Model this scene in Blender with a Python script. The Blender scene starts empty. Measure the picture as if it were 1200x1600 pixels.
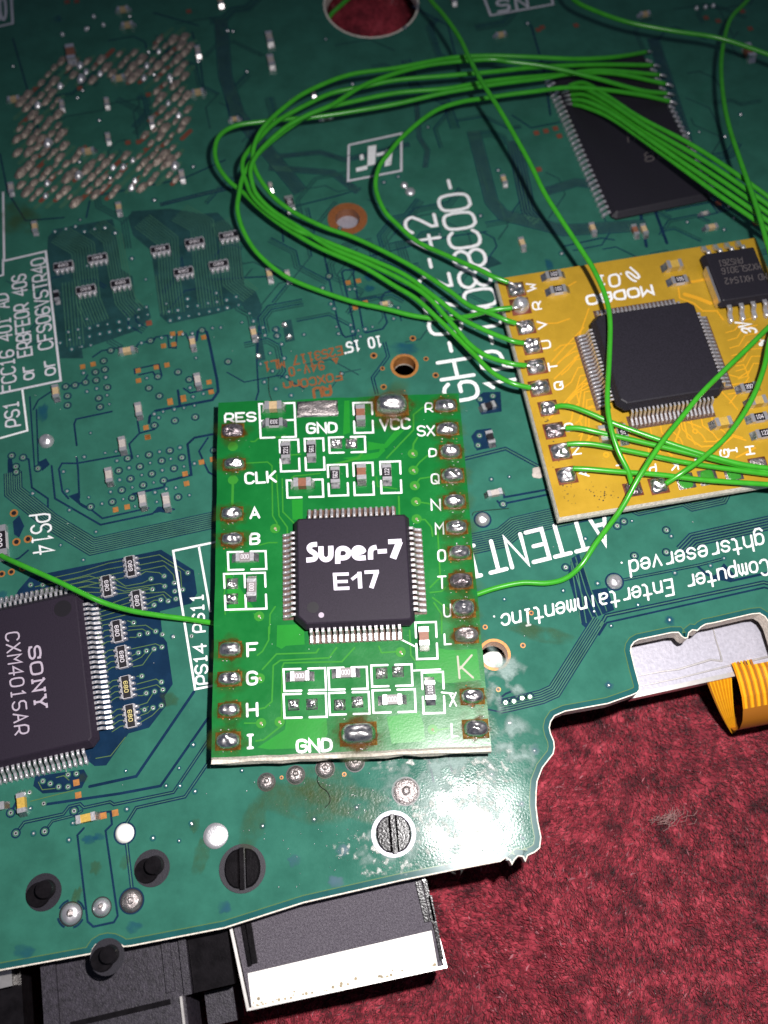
import bpy, math, random
import numpy as np
from mathutils import Matrix, Vector, noise
random.seed(7); rng = np.random.default_rng(7)
scene = bpy.context.scene
COL = scene.collection
# ------------------------------------------------------------------ camera (1 unit = 1 cm, z = 0 is the main board's top face)
FOC, TILT, HC = 1500.0, math.atan(.425), 8.45
cam = bpy.data.cameras.new('camera'); camo = bpy.data.objects.new('camera', cam); COL.objects.link(camo)
camo.location = (0, 0, HC); camo.rotation_euler = (TILT, 0, 0)
cam.sensor_width = 36; cam.lens = FOC / 1600 * 36
cam.clip_start = .1; cam.clip_end = 200
cam.dof.use_dof = True; cam.dof.focus_distance = 8.45; cam.dof.aperture_fstop = .30
scene.camera = camo
# ------------------------------------------------------------------ light: one phone flash beside the lens, dim room
w = bpy.data.worlds.new('World'); scene.world = w; w.use_nodes = True
bg = w.node_tree.nodes['Background']; bg.inputs[0].default_value = (.60, .70, 1.0, 1); bg.inputs[1].default_value = .10
sp = bpy.data.lights.new('phone_flash', 'SPOT'); spo = bpy.data.objects.new('phone_flash', sp); COL.objects.link(spo)
spo.location = (1.45, 1.5, HC + .2); spo.rotation_euler = (math.radians(-6), math.radians(3), 0)
sp.energy = 6500; sp.spot_size = math.radians(125); sp.spot_blend = 1.0; sp.shadow_soft_size = .16
sp.color = (1.0, .97, .96)
scene.view_settings.view_transform = 'Standard'; scene.view_settings.look = 'None'
scene.view_settings.exposure = 0; scene.view_settings.gamma = 1
scene.cycles.max_bounces = 6; scene.cycles.transparent_max_bounces = 12
scene.cycles.use_denoising = True
scene.cycles.sample_clamp_indirect = 4

# ------------------------------------------------------------------ where a point of the photograph lies on a plane of height z
CT, ST = math.cos(TILT), math.sin(TILT)
def U(px, py, z=0.0):
    x = (px - 600) / FOC; y = -(py - 800) / FOC
    Y = y * CT + ST; Z = y * ST - CT
    t = (z - HC) / Z
    return Vector((x * t, Y * t, z))
def S(px, py, z=0.0):                       # cm per pixel there
    return (U(px + 1, py, z) - U(px, py, z)).length
def ang(a, b, z=0.0):
    d = U(*b, z) - U(*a, z); return math.atan2(d.y, d.x)
A_MAIN = math.radians(12.9); A_GREEN = math.radians(2.6); A_YEL = math.radians(10.1)

# ------------------------------------------------------------------ materials
MATS = {}
def mat(name, col, rough=.5, metal=0., noise_amt=0., noise_scale=20., bump=0., bump_scale=60., coat=0., spec=.5, rand=0., emit=None, col2=None, thr=(.35,.65), rough_noise=0.):
    m = bpy.data.materials.new(name); m.use_nodes = True
    nt = m.node_tree; N = nt.nodes; L = nt.links
    b = N['Principled BSDF']
    b.inputs['Base Color'].default_value = (*col, 1); b.inputs['Roughness'].default_value = rough
    b.inputs['Metallic'].default_value = metal; b.inputs['Specular IOR Level'].default_value = spec
    if coat: b.inputs['Coat Weight'].default_value = coat; b.inputs['Coat Roughness'].default_value = .12
    if noise_amt or bump or col2 or rough_noise:
        geo = N.new('ShaderNodeNewGeometry')
    if noise_amt or col2 or rough_noise:
        n = N.new('ShaderNodeTexNoise'); n.inputs['Scale'].default_value = noise_scale; n.inputs['Detail'].default_value = 6
        n.inputs['Roughness'].default_value = .65
        L.new(geo.outputs['Position'], n.inputs['Vector'])
        if noise_amt or col2:
            r = N.new('ShaderNodeValToRGB'); r.color_ramp.elements[0].position = thr[0]; r.color_ramp.elements[1].position = thr[1]
            a = noise_amt
            c1 = col2 if col2 else tuple(min(1, c * (1 + a)) for c in col)
            c0 = col if col2 else tuple(c * (1 - a) for c in col)
            r.color_ramp.elements[0].color = (*c0, 1); r.color_ramp.elements[1].color = (*c1, 1)
            L.new(n.outputs['Fac'], r.inputs['Fac']); out = r.outputs['Color']
            L.new(out, b.inputs['Base Color'])
        if rough_noise:
            mr = N.new('ShaderNodeMapRange'); mr.inputs[1].default_value = .3; mr.inputs[2].default_value = .7
            mr.inputs[3].default_value = max(.02, rough - rough_noise); mr.inputs[4].default_value = rough + rough_noise
            L.new(n.outputs['Fac'], mr.inputs[0]); L.new(mr.outputs[0], b.inputs['Roughness'])
    if bump:
        n2 = N.new('ShaderNodeTexNoise'); n2.inputs['Scale'].default_value = bump_scale; n2.inputs['Detail'].default_value = 4
        L.new(geo.outputs['Position'], n2.inputs['Vector'])
        bp = N.new('ShaderNodeBump'); bp.inputs['Strength'].default_value = bump; bp.inputs['Distance'].default_value = .02
        L.new(n2.outputs['Fac'], bp.inputs['Height']); L.new(bp.outputs['Normal'], b.inputs['Normal'])
    MATS[name] = m
    return m
mat('teal_mask', (.028, .124, .089), .14, noise_amt=.14, noise_scale=3.2, bump=.04, bump_scale=55, rough_noise=.04, spec=.20)
mat('dim_mask', (.015, .054, .056), .16, noise_amt=.25, noise_scale=5, spec=.2)
mat('navy_mask', (.007, .024, .056), .16, spec=.2, noise_amt=.2, noise_scale=4, bump=.02, bump_scale=120)
mat('edge_mask', (.014, .082, .082), .16, spec=.2, noise_amt=.15, noise_scale=5)
mat('trace_mask', (.050, .145, .090), .16, spec=.2, noise_amt=.15, noise_scale=6)
mat('thin_trace', (.085, .150, .050), .2, spec=.2)
mat('silk', (.80, .80, .80), .5, noise_amt=.08, noise_scale=40)
mat('old_silk', (.62, .60, .64), .55, noise_amt=.1, noise_scale=40)
mat('tarnish', (.30, .16, .03), .28, metal=.4, noise_amt=.5, noise_scale=40)
mat('copper', (.46, .19, .05), .42, metal=.35, noise_amt=.2, noise_scale=30)
mat('copper_print', (.22, .075, .022), .45, noise_amt=.2, noise_scale=50)
mat('dull_copper', (.20, .055, .03), .5, noise_amt=.2, noise_scale=50)
mat('solder', (.78, .74, .73), .32, metal=1, noise_amt=.18, noise_scale=24, bump=.06, bump_scale=26, rough_noise=.1)
mat('dull_solder', (.42, .37, .36), .42, metal=.85, noise_amt=.35, noise_scale=40, bump=.5, bump_scale=70)
mat('beige_solder', (.30, .24, .20), .5, metal=.55, noise_amt=.4, noise_scale=30, bump=.4, bump_scale=60)
mat('tin', (.78, .75, .77), .36, metal=.82, bump=.12, bump_scale=50)
mat('burnt_solder', (.30, .25, .26), .3, metal=.9, noise_amt=.6, noise_scale=30, bump=.6, bump_scale=45)
mat('fr4', (.74, .66, .56), .65, noise_amt=.22, noise_scale=40, bump=.3, bump_scale=50)
mat('fr4_dark', (.30, .24, .15), .7, noise_amt=.3, noise_scale=30)
mat('epoxy', (.020, .014, .024), .5, spec=.22, noise_amt=.35, noise_scale=120, bump=.12, bump_scale=150)
mat('epoxy_dark', (.014, .012, .018), .5, spec=.35, noise_amt=.3, noise_scale=90, bump=.08, bump_scale=120)
mat('dimple', (.010, .008, .011), .4)
mat('laser', (.72, .66, .76), .55, noise_amt=.06, noise_scale=40)
mat('laser_dim', (.44, .37, .44), .6, noise_amt=.1, noise_scale=60)
mat('laser_faint', (.10, .085, .085), .6)
mat('footing', (.085, .042, .026), .45, noise_amt=.5, noise_scale=40)
mat('grey_top', (.22, .19, .19), .45, noise_amt=.1)
mat('res_black', (.007, .005, .008), .45, noise_amt=.2)
mat('ceramic', (.62, .58, .60), .5, noise_amt=.1, noise_scale=60)
mat('res_print', (.75, .70, .74), .5)
mat('yellow_print', (.72, .60, .22), .5)
mat('tan_ceramic', (.50, .36, .20), .45, noise_amt=.15, noise_scale=60)
mat('yellow_ceramic', (.50, .32, .06), .45, noise_amt=.15, noise_scale=60)
mat('brown_ceramic', (.24, .095, .055), .45, noise_amt=.15, noise_scale=60)
mat('grey_ceramic', (.42, .37, .34), .45, noise_amt=.15, noise_scale=60)
mat('green_mask', (.005, .135, .024), .24, noise_amt=.12, noise_scale=3, bump=.03, bump_scale=60, rough_noise=.06)
mat('green_pour', (.014, .215, .022), .24, noise_amt=.08, noise_scale=3, bump=.03, bump_scale=60)
mat('green_trace', (.035, .225, .025), .22)
mat('yellow_mask', (.41, .245, .020), .27, noise_amt=.1, noise_scale=3, bump=.03, bump_scale=60, rough_noise=.05)
mat('yellow_trace', (.68, .33, .020), .25)
mat('wire_green', (.040, .32, .018), .26, noise_amt=.1, noise_scale=8)
mat('steel', (.40, .385, .44), .5, metal=.4, noise_amt=.12, noise_scale=30, bump=.08, bump_scale=30)
mat('shell_metal', (.75, .71, .68), .35, metal=.9, noise_amt=.1, noise_scale=10)
mat('plastic', (.007, .006, .007), .2, spec=.16, noise_amt=.35, noise_scale=9, bump=.1, bump_scale=60)
mat('plastic_dusty', (.026, .022, .030), .5, spec=.3, noise_amt=.45, noise_scale=26, bump=.3, bump_scale=70)
mat('plastic_speckle', (.085, .073, .09), .42, noise_amt=.4, noise_scale=70, bump=.8, bump_scale=90)
mat('label_white', (.86, .83, .78), .55, noise_amt=.06, noise_scale=6)
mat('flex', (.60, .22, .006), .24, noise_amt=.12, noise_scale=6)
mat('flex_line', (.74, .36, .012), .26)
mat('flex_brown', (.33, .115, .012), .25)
mat('lint_scratch', (.36, .35, .27), .6)
mat('lint_grey', (.30, .17, .16), .8, noise_amt=.2, noise_scale=20)
mat('fibre_grey', (.42, .37, .33), .8, noise_amt=.2, noise_scale=20)
mat('blue_ink', (.008, .085, .19), .3, noise_amt=.3, noise_scale=20)

def carpet_mat(name, fibre):
    m = bpy.data.materials.new(name); m.use_nodes = True; nt = m.node_tree; N = nt.nodes; L = nt.links
    b = N['Principled BSDF']; b.inputs['Roughness'].default_value = .8
    b.inputs['Sheen Weight'].default_value = .08; b.inputs['Specular IOR Level'].default_value = .2
    g = N.new('ShaderNodeNewGeometry')
    def ns(sc, det, ro):
        n = N.new('ShaderNodeTexNoise'); n.inputs['Scale'].default_value = sc; n.inputs['Detail'].default_value = det
        n.inputs['Roughness'].default_value = ro; L.new(g.outputs['Position'], n.inputs['Vector']); return n
    n1 = ns(4.6, 8, .70); n2 = ns(20, 6, .75)
    r1 = N.new('ShaderNodeValToRGB'); e = r1.color_ramp.elements
    e[0].position = .30; e[0].color = (.045, .009, .013, 1); e[1].position = .70; e[1].color = (.46, .070, .098, 1)
    x = e.new(.42); x.color = (.16, .016, .028, 1); x = e.new(.55); x.color = (.30, .032, .050, 1)
    L.new(n1.outputs['Fac'], r1.inputs['Fac'])
    mx = N.new('ShaderNodeMixRGB'); mx.blend_type = 'MULTIPLY'; mx.inputs[0].default_value = .75
    r2 = N.new('ShaderNodeValToRGB'); r2.color_ramp.elements[0].position = .3; r2.color_ramp.elements[1].position = .72
    r2.color_ramp.elements[0].color = (.25, .2, .2, 1); r2.color_ramp.elements[1].color = (1.5, 1.4, 1.4, 1)
    L.new(n2.outputs['Fac'], r2.inputs['Fac'])
    L.new(r1.outputs[0], mx.inputs[1]); L.new(r2.outputs[0], mx.inputs[2])
    out = mx.outputs[0]
    if fibre:
        ri = g.outputs['Random Per Island']
        r3 = N.new('ShaderNodeValToRGB'); e = r3.color_ramp.elements
        e[0].position = 0; e[0].color = (.5, .48, .5, 1); e[1].position = 1; e[1].color = (1, 1, 1, 1)
        x = e.new(.25); x.color = (.75, .7, .7, 1); x = e.new(.85); x.color = (1.3, 1.25, 1.25, 1)
        L.new(ri, r3.inputs['Fac'])
        m2 = N.new('ShaderNodeMixRGB'); m2.blend_type = 'MULTIPLY'; m2.inputs[0].default_value = 1
        L.new(out, m2.inputs[1]); L.new(r3.outputs[0], m2.inputs[2])
        gt = N.new('ShaderNodeMath'); gt.operation = 'GREATER_THAN'; gt.inputs[1].default_value = .975; L.new(ri, gt.inputs[0])
        m3 = N.new('ShaderNodeMixRGB'); L.new(gt.outputs[0], m3.inputs[0]); L.new(m2.outputs[0], m3.inputs[1]); m3.inputs[2].default_value = (.38, .13, .15, 1)
        out = m3.outputs[0]
    L.new(out, b.inputs['Base Color']); MATS[name] = m
carpet_mat('felt', False); carpet_mat('felt_fibre', True)

def film_mat(name, col, rough, amount, scale, bump, spec=.5, thr=(.4, .6)):     # a thin dried film: patchy, edges fade through the 'dens' attribute
    m = bpy.data.materials.new(name); m.use_nodes = True; nt = m.node_tree; N = nt.nodes; L = nt.links
    b = N['Principled BSDF']; b.inputs['Base Color'].default_value = (*col, 1); b.inputs['Roughness'].default_value = rough
    b.inputs['Specular IOR Level'].default_value = spec
    g = N.new('ShaderNodeNewGeometry'); n = N.new('ShaderNodeTexNoise'); n.inputs['Scale'].default_value = scale; n.inputs['Detail'].default_value = 6
    L.new(g.outputs['Position'], n.inputs['Vector'])
    r = N.new('ShaderNodeMapRange'); r.inputs[1].default_value = thr[0]; r.inputs[2].default_value = thr[1]; L.new(n.outputs['Fac'], r.inputs[0])
    a = N.new('ShaderNodeAttribute'); a.attribute_name = 'dens'
    mu = N.new('ShaderNodeMath'); mu.operation = 'MULTIPLY'; L.new(r.outputs[0], mu.inputs[0]); L.new(a.outputs['Fac'], mu.inputs[1])
    m2 = N.new('ShaderNodeMath'); m2.operation = 'MULTIPLY'; m2.inputs[1].default_value = amount; L.new(mu.outputs[0], m2.inputs[0])
    m2.use_clamp = True
    t = N.new('ShaderNodeBsdfTransparent'); mix = N.new('ShaderNodeMixShader')
    L.new(m2.outputs[0], mix.inputs[0]); L.new(t.outputs[0], mix.inputs[1]); L.new(b.outputs[0], mix.inputs[2])
    L.new(mix.outputs[0], N['Material Output'].inputs['Surface'])
    if bump:
        n2 = N.new('ShaderNodeTexNoise'); n2.inputs['Scale'].default_value = 42; n2.inputs['Detail'].default_value = 3; L.new(g.outputs['Position'], n2.inputs['Vector'])
        bp = N.new('ShaderNodeBump'); bp.inputs['Strength'].default_value = bump; bp.inputs['Distance'].default_value = .02
        L.new(n2.outputs['Fac'], bp.inputs['Height']); L.new(bp.outputs['Normal'], b.inputs['Normal'])
    MATS[name] = m
film_mat('flux_film', (.26, .36, .33), .40, .75, 6, .6, .22, (.46, .60))
film_mat('flux_crumbs', (.5, .52, .48), .25, .8, 18, .8, .8, (.54, .64))
film_mat('flux_amber', (.085, .032, .003), .12, .9, 11, .1, .6, (.30, .55))
film_mat('flux_olive', (.055, .075, .006), .22, .36, 5, .1, .5, (.30, .60))
film_mat('ink_blue', (.008, .075, .15), .3, .5, 5, 0, .5, (.30, .60))

# ------------------------------------------------------------------ mesh building
class MB:
    def __init__(s, *mats): s.v = []; s.f = []; s.mi = []; s.mats = list(mats) or ['solder']; s.k = 0; s.dens = {}
    def add(s, vs, fs, mi=0):
        o = len(s.v); s.v += [tuple(p) for p in vs]
        for f in fs: s.f.append(tuple(i + o for i in f)); s.mi.append(mi)
        return s
    def poly(s, pts, mi=0):
        pts = list(pts); n = len(pts)
        area = sum(pts[i][0] * pts[(i + 1) % n][1] - pts[(i + 1) % n][0] * pts[i][1] for i in range(n))
        if area < 0: pts.reverse()
        return s.add(pts, [tuple(range(n))], mi)
    def prism(s, pts, z0, z1, mi=0, grow=0., side=None, bottom=True):        # pts ccw (x, y); grow = how far the foot stands out
        n = len(pts)
        area = sum(pts[i][0] * pts[(i + 1) % n][1] - pts[(i + 1) % n][0] * pts[i][1] for i in range(n))
        if area < 0: pts = pts[::-1]
        low = offset_closed(pts, grow) if grow else pts
        vs = [(p[0], p[1], z1) for p in pts] + [(p[0], p[1], z0) for p in low]
        o = len(s.v); s.v += vs
        s.f.append(tuple(o + i for i in range(n))); s.mi.append(mi)
        for i in range(n):
            j = (i + 1) % n
            s.f.append((o + i, o + n + i, o + n + j, o + j)); s.mi.append(mi if side is None else side)
        if bottom: s.f.append(tuple(o + 2 * n - 1 - i for i in range(n))); s.mi.append(mi if side is None else side)
        return s
    def box(s, x0, x1, y0, y1, z0, z1, mi=0, grow=0.):
        return s.prism([(x0, y0), (x1, y0), (x1, y1), (x0, y1)], z0, z1, mi, grow)
    def disc(s, c, r, z, n=16, mi=0, r2=None):
        return s.poly([(c[0] + r * math.cos(2 * math.pi * i / n), c[1] + (r2 or r) * math.sin(2 * math.pi * i / n), z) for i in range(n)], mi)
    def ring(s, c, r0, r1, z, n=28, mi=0, a0=0., a1=2 * math.pi):
        full = abs(a1 - a0 - 2 * math.pi) < 1e-6; m = n if full else n + 1
        vs = []
        for i in range(m):
            a = a0 + (a1 - a0) * i / n
            vs += [(c[0] + r0 * math.cos(a), c[1] + r0 * math.sin(a), z), (c[0] + r1 * math.cos(a), c[1] + r1 * math.sin(a), z)]
        fs = [(2 * i, 2 * i + 1, 2 * ((i + 1) % m) + 1, 2 * ((i + 1) % m)) for i in range(n)]
        return s.add(vs, fs, mi)
    def ribbon(s, pts, w, z, mi=0, cap=True, closed=False):                 # flat mitred strip
        P = [Vector((p[0], p[1])) for p in pts]
        Q = [P[0]]
        for p in P[1:]:
            if (p - Q[-1]).length > 1e-5: Q.append(p)
        P = Q; n = len(P); s.k += 1; z = z + (s.k % 40) * 2e-5; h = w / 2
        if n == 1: return s.disc(P[0], h, z, 10, mi)
        D = [(P[(i + 1) % n] - P[i]).normalized() for i in range(n if closed else n - 1)]
        Lf, Rt = [], []
        for i in range(n):
            if closed: d0, d1 = D[i - 1], D[i]
            else: d0 = D[max(i - 1, 0)]; d1 = D[min(i, n - 2)]
            n0 = Vector((-d0.y, d0.x)); n1 = Vector((-d1.y, d1.x)); m = n0 + n1
            m = n0 if m.length < 1e-3 else m.normalized()
            k = h / max(m.dot(n1), .45)
            Lf.append(P[i] + m * k); Rt.append(P[i] - m * k)
        vs = [(p.x, p.y, z + i * 4e-7) for i, p in enumerate(Lf)] + [(p.x, p.y, z + i * 4e-7) for i, p in enumerate(Rt)]
        fs = [(i, n + i, n + (i + 1) % n, (i + 1) % n) for i in range(n if closed else n - 1)]
        s.add(vs, fs, mi)
        if cap and not closed:
            for e, d in ((0, -D[0]), (n - 1, D[-1])):
                a = math.atan2(d.y, d.x); K = 5
                vs = [(P[e].x + h * math.cos(a - math.pi / 2 + math.pi * i / K), P[e].y + h * math.sin(a - math.pi / 2 + math.pi * i / K), z + (-3e-7 if e == 0 else n * 4e-7)) for i in range(K + 1)]
                s.add(vs, [tuple(range(K + 1))], mi)
        return s
    def tube(s, pts, r, n=8, mi=0, caps=True):
        P = [Vector(p) for p in pts]; m = len(P); up = Vector((0, 0, 1)); vs = []
        for i in range(m):
            d = (P[min(i + 1, m - 1)] - P[max(i - 1, 0)]).normalized()
            a = d.cross(up); a = a.normalized() if a.length > 1e-4 else Vector((1, 0, 0)); b = a.cross(d)
            rr = r[i] if isinstance(r, (list, tuple)) else r
            for k in range(n):
                t = 2 * math.pi * k / n; q = P[i] + (a * math.cos(t) + b * math.sin(t)) * rr; vs.append(tuple(q))
        fs = [(i * n + k, i * n + (k + 1) % n, (i + 1) * n + (k + 1) % n, (i + 1) * n + k) for i in range(m - 1) for k in range(n)]
        if caps: fs += [tuple(range(n))[::-1], tuple((m - 1) * n + k for k in range(n))]
        return s.add(vs, fs, mi)
    def dome(s, cx, cy, z, a, b, h, mi=0, rot=0., n=18, rings=5, sq=3.0, rough=0., seed=0, sharp=.55):
        # lump of solder: rounded-rectangle footprint, curved top
        vs = [(0, 0, h * (1 + rough * .3 * noise.noise(Vector((seed, 1, 2)))))]
        for j in range(1, rings + 1):
            q = j / rings
            for i in range(n):
                t = 2 * math.pi * i / n; c, d = math.cos(t), math.sin(t)
                e = (abs(c) ** sq + abs(d) ** sq) ** (-1 / sq)
                e = 1 + (e - 1) * q
                zz = h * max(0, 1 - q ** 2.2) ** sharp
                k = noise.noise(Vector((c * q * 1.7 + seed * 3.1, d * q * 1.7, seed)))
                zz *= 1 + rough * k * 1.4
                rr = q * (1 + rough * .25 * noise.noise(Vector((c * 1.5, d * 1.5, seed * 7.7))))
                vs.append((a * c * e * rr, b * d * e * rr, zz))
        cs, sn = math.cos(rot), math.sin(rot)
        vs = [(cx + x * cs - y * sn, cy + x * sn + y * cs, z + q) for x, y, q in vs]
        fs = [(0, 1 + i, 1 + (i + 1) % n) for i in range(n)]
        for j in range(rings - 1):
            for i in range(n):
                p = 1 + j * n
                fs.append((p + i, p + n + i, p + n + (i + 1) % n, p + (i + 1) % n))
        return s.add(vs, fs, mi)
    def blob(s, c, r, z, n=26, mi=0, seed=0, ry=None, wob=.35, rot=0.):      # irregular stain, density fading to its rim
        ry = ry or r; o = len(s.v); vs = [(c[0], c[1], z)]; de = [1.]
        cs, sn = math.cos(rot), math.sin(rot)
        for q, dn in ((.45, 1.), (.75, .8), (1.0, 0.)):
            for i in range(n):
                t = 2 * math.pi * i / n
                k = q * (1 + wob * noise.noise(Vector((math.cos(t) * 1.6 + seed * 5.3, math.sin(t) * 1.6, seed))) + .5 * wob * noise.noise(Vector((math.cos(t) * 4 + seed, math.sin(t) * 4, seed))))
                x, y = r * k * math.cos(t), ry * k * math.sin(t)
                vs.append((c[0] + x * cs - y * sn, c[1] + x * sn + y * cs, z)); de.append(dn)
        fs = [(0, 1 + i, 1 + (i + 1) % n) for i in range(n)]
        for j in range(2):
            p = 1 + j * n
            fs += [(p + i, p + n + i, p + n + (i + 1) % n, p + (i + 1) % n) for i in range(n)]
        s.add(vs, fs, mi)
        for i, d in enumerate(de): s.dens[o + i] = d
        return s
    def mesh(s, name, smooth=False):
        me = bpy.data.meshes.new(name); me.from_pydata(s.v, [], s.f)
        for m in s.mats: me.materials.append(MATS[m])
        me.polygons.foreach_set('material_index', s.mi)
        if smooth: me.polygons.foreach_set('use_smooth', [True] * len(s.f))
        if s.dens:
            at = me.attributes.new('dens', 'FLOAT', 'POINT'); at.data.foreach_set('value', [s.dens.get(i, 1.) for i in range(len(s.v))])
        me.update(); return me
def offset_closed(pts, d):
    n = len(pts); out = []
    for i in range(n):
        a, b, c = Vector(pts[i - 1][:2]), Vector(pts[i][:2]), Vector(pts[(i + 1) % n][:2])
        d0 = (b - a).normalized(); d1 = (c - b).normalized()
        n0 = Vector((d0.y, -d0.x)); n1 = Vector((d1.y, -d1.x)); m = n0 + n1
        m = n0 if m.length < 1e-3 else m.normalized()
        q = b + m * (d / max(.4, m.dot(n1))); out.append((q.x, q.y))
    return out
def offset_line(pts, d):
    P = [Vector(p[:2]) for p in pts]; n = len(P); out = []
    D = [(P[i + 1] - P[i]).normalized() for i in range(n - 1)]
    for i in range(n):
        d0 = D[max(i - 1, 0)]; d1 = D[min(i, n - 2)]
        m = (Vector((-d0.y, d0.x)) + Vector((-d1.y, d1.x))).normalized()
        out.append(P[i] + m * (d / max(.5, m.dot(Vector((-d1.y, d1.x))))))
    return out
def smooth_path(pts, per=6):
    P = [Vector(p) for p in pts]; out = []
    for i in range(len(P) - 1):
        p0 = P[max(i - 1, 0)]; p1 = P[i]; p2 = P[i + 1]; p3 = P[min(i + 2, len(P) - 1)]
        for k in range(per):
            t = k / per
            out.append(.5 * ((2 * p1) + (p2 - p0) * t + (2 * p0 - 5 * p1 + 4 * p2 - p3) * t * t + (3 * p1 - p0 - 3 * p2 + p3) * t ** 3))
    return out + [P[-1]]
WM = {}
def put(name, mesh, parent=None, M=None, label=None, cat=None, group=None, kind=None):
    o = bpy.data.objects.new(name, mesh); COL.objects.link(o)
    M = M or Matrix(); WM[o.name] = M
    if parent is not None:
        o.parent = parent; o.matrix_basis = WM[parent.name].inverted() @ M
    else: o.matrix_basis = M
    for k, x in (('label', label), ('category', cat), ('group', group), ('kind', kind)):
        if x: o[k] = x
    return o
def at(px, py, z=0., a=0.): return Matrix.Translation(U(px, py, z)) @ Matrix.Rotation(a, 4, 'Z')
def PX(pts, z=0.): return [U(p[0], p[1], z) for p in pts]
def pp(s): return [tuple(float(c) for c in q.split(',')) for q in s.split()]

# ------------------------------------------------------------------ stroke lettering, as silk screens draw it (baseline y=2, capitals to y=8)
G = {'A': '02 28 42|14 34', 'B': '02 08 38 47 46 35 05|35 44 43 32 02', 'C': '47 38 18 07 03 12 32 43', 'D': '02 08 28 47 43 22 02', 'E': '42 02 08 48|05 35',
 'F': '02 08 48|05 35', 'G': '47 38 18 07 03 12 32 43 45 25', 'H': '02 08|42 48|05 45', 'I': '22 28|12 32|18 38', 'J': '48 43 32 12 03', 'K': '02 08|48 04|15 42',
 'L': '08 02 42', 'M': '02 08 25 48 42', 'N': '02 08 42 48', 'O': '12 03 07 18 38 47 43 32 12', 'P': '02 08 38 47 45 34 04', 'Q': '12 03 07 18 38 47 43 32 12|24 42',
 'R': '02 08 38 47 45 34 04|24 42', 'S': '47 38 18 07 06 15 35 44 43 32 12 03', 'T': '08 48|28 22', 'U': '08 03 12 32 43 48', 'V': '08 22 48', 'W': '08 12 25 32 48',
 'X': '02 48|08 42', 'Y': '08 25 48|25 22', 'Z': '08 48 02 42', '0': '12 03 07 18 38 47 43 32 12', '1': '17 28 22|12 32', '2': '07 18 38 47 46 02 42',
 '3': '07 18 38 47 46 35 44 43 32 12 03|15 35', '4': '32 38 04 44', '5': '48 08 05 35 44 43 32 12 03', '6': '47 38 18 07 03 12 32 43 44 35 15 04', '7': '08 48 12',
 '8': '15 06 07 18 38 47 46 35 15 04 03 12 32 43 44 35', '9': '03 12 32 43 47 38 18 07 06 15 35 46', '-': '15 35', '.': '22', ',': '22', ':': '23|26', ' ': '',
 'a': '16 36 45 42|44 14 03 12 32 43', 'c': '45 36 16 05 03 12 32 43', 'd': '48 42|45 36 16 05 03 12 32 43', 'e': '04 44 45 36 16 05 03 12 32 43', 'g': '46 41 30 10 01|45 36 16 05 03 12 32 43',
 'h': '08 02|05 16 36 45 42', 'i': '22 26|28', 'm': '02 06|05 16 25 22|25 36 45 42', 'n': '02 06|05 16 36 45 42', 'o': '16 05 03 12 32 43 45 36 16', 'p': '06 00|05 16 36 45 43 32 12 03',
 'r': '02 06|05 16 36', 's': '45 36 16 05 14 34 43 32 12 03', 't': '28 23 32 42|06 46', 'u': '06 03 12 32 43|46 42', 'v': '06 22 46', 'x': '02 46|06 42', 'j': '28 23 12',
 # heavy display lower case and slab serif capitals
 'š': '46 38 18 07 06 15 35 44 43 32 12 02', 'ü': '07 03 12 32 43 47', 'ë': '04 44 46 37 17 06 03 12 32 42', 'ř': '02 05 17 37', 'þ': '01 07 37 46 43 32 12',
 'Ś': '57 48 18 07 06 15 45 54 53 42 12 03|58 56|02 04', 'Ó': '12 03 07 18 48 57 53 42 12', 'Ń': '12 18 52 58|02 22|08 18|48 68', 'Ý': '18 35 58|35 32|22 42|08 28|48 68',
 '^': '02 25 42 02'}
def chaikin(P):
    out = [P[0]]
    for i in range(len(P) - 1):
        a, b = P[i], P[i + 1]
        out += [a * .75 + b * .25, a * .25 + b * .75]
    return out + [P[-1]]
def letters(mb, s, p0, p1, pt, wpx, z, mi=0, gap=2.0, cap=True, round_=True, narrow=False, only=None):
    A, B, T = U(*p0, z), U(*p1, z), U(*pt, z)
    lay = []; x = 0
    for ch in s:
        g = [[(int(q[0]), int(q[1])) for q in st.split()] for st in G[ch].split('|')] if G[ch] else []
        wd = 4 if ch not in 'ŚÓŃÝ' else 6
        if narrow and ch in '.ji,': wd = 2; g = [[(q[0] - 1, q[1]) for q in st] for st in g]
        lay.append((g, x)); x += wd + gap
    tot = max(x - gap, 1); ex = (B - A) / tot; ey = (T - A) / 6
    wd = wpx * S(*p0, z)
    for g, x in (lay if only is None else lay[only[0]:only[1]]):
        for st in g:
            P = [A + ex * (x + q[0]) + ey * (q[1] - 2) for q in st]
            if round_ and len(P) > 5: P = chaikin(P)
            mb.ribbon(P, wd, z, mi, cap)
    return mb
def text(name, s, p0, p1, pt, wpx, z, parent, m='silk', **k):
    i = 0; o = None
    for word in s.split(' '):
        if word: o = put(name, letters(MB(m), s, p0, p1, pt, wpx, z, only=(i, i + len(word)), **k).mesh(name), parent)
        i += len(word) + 1
    return o

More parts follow.
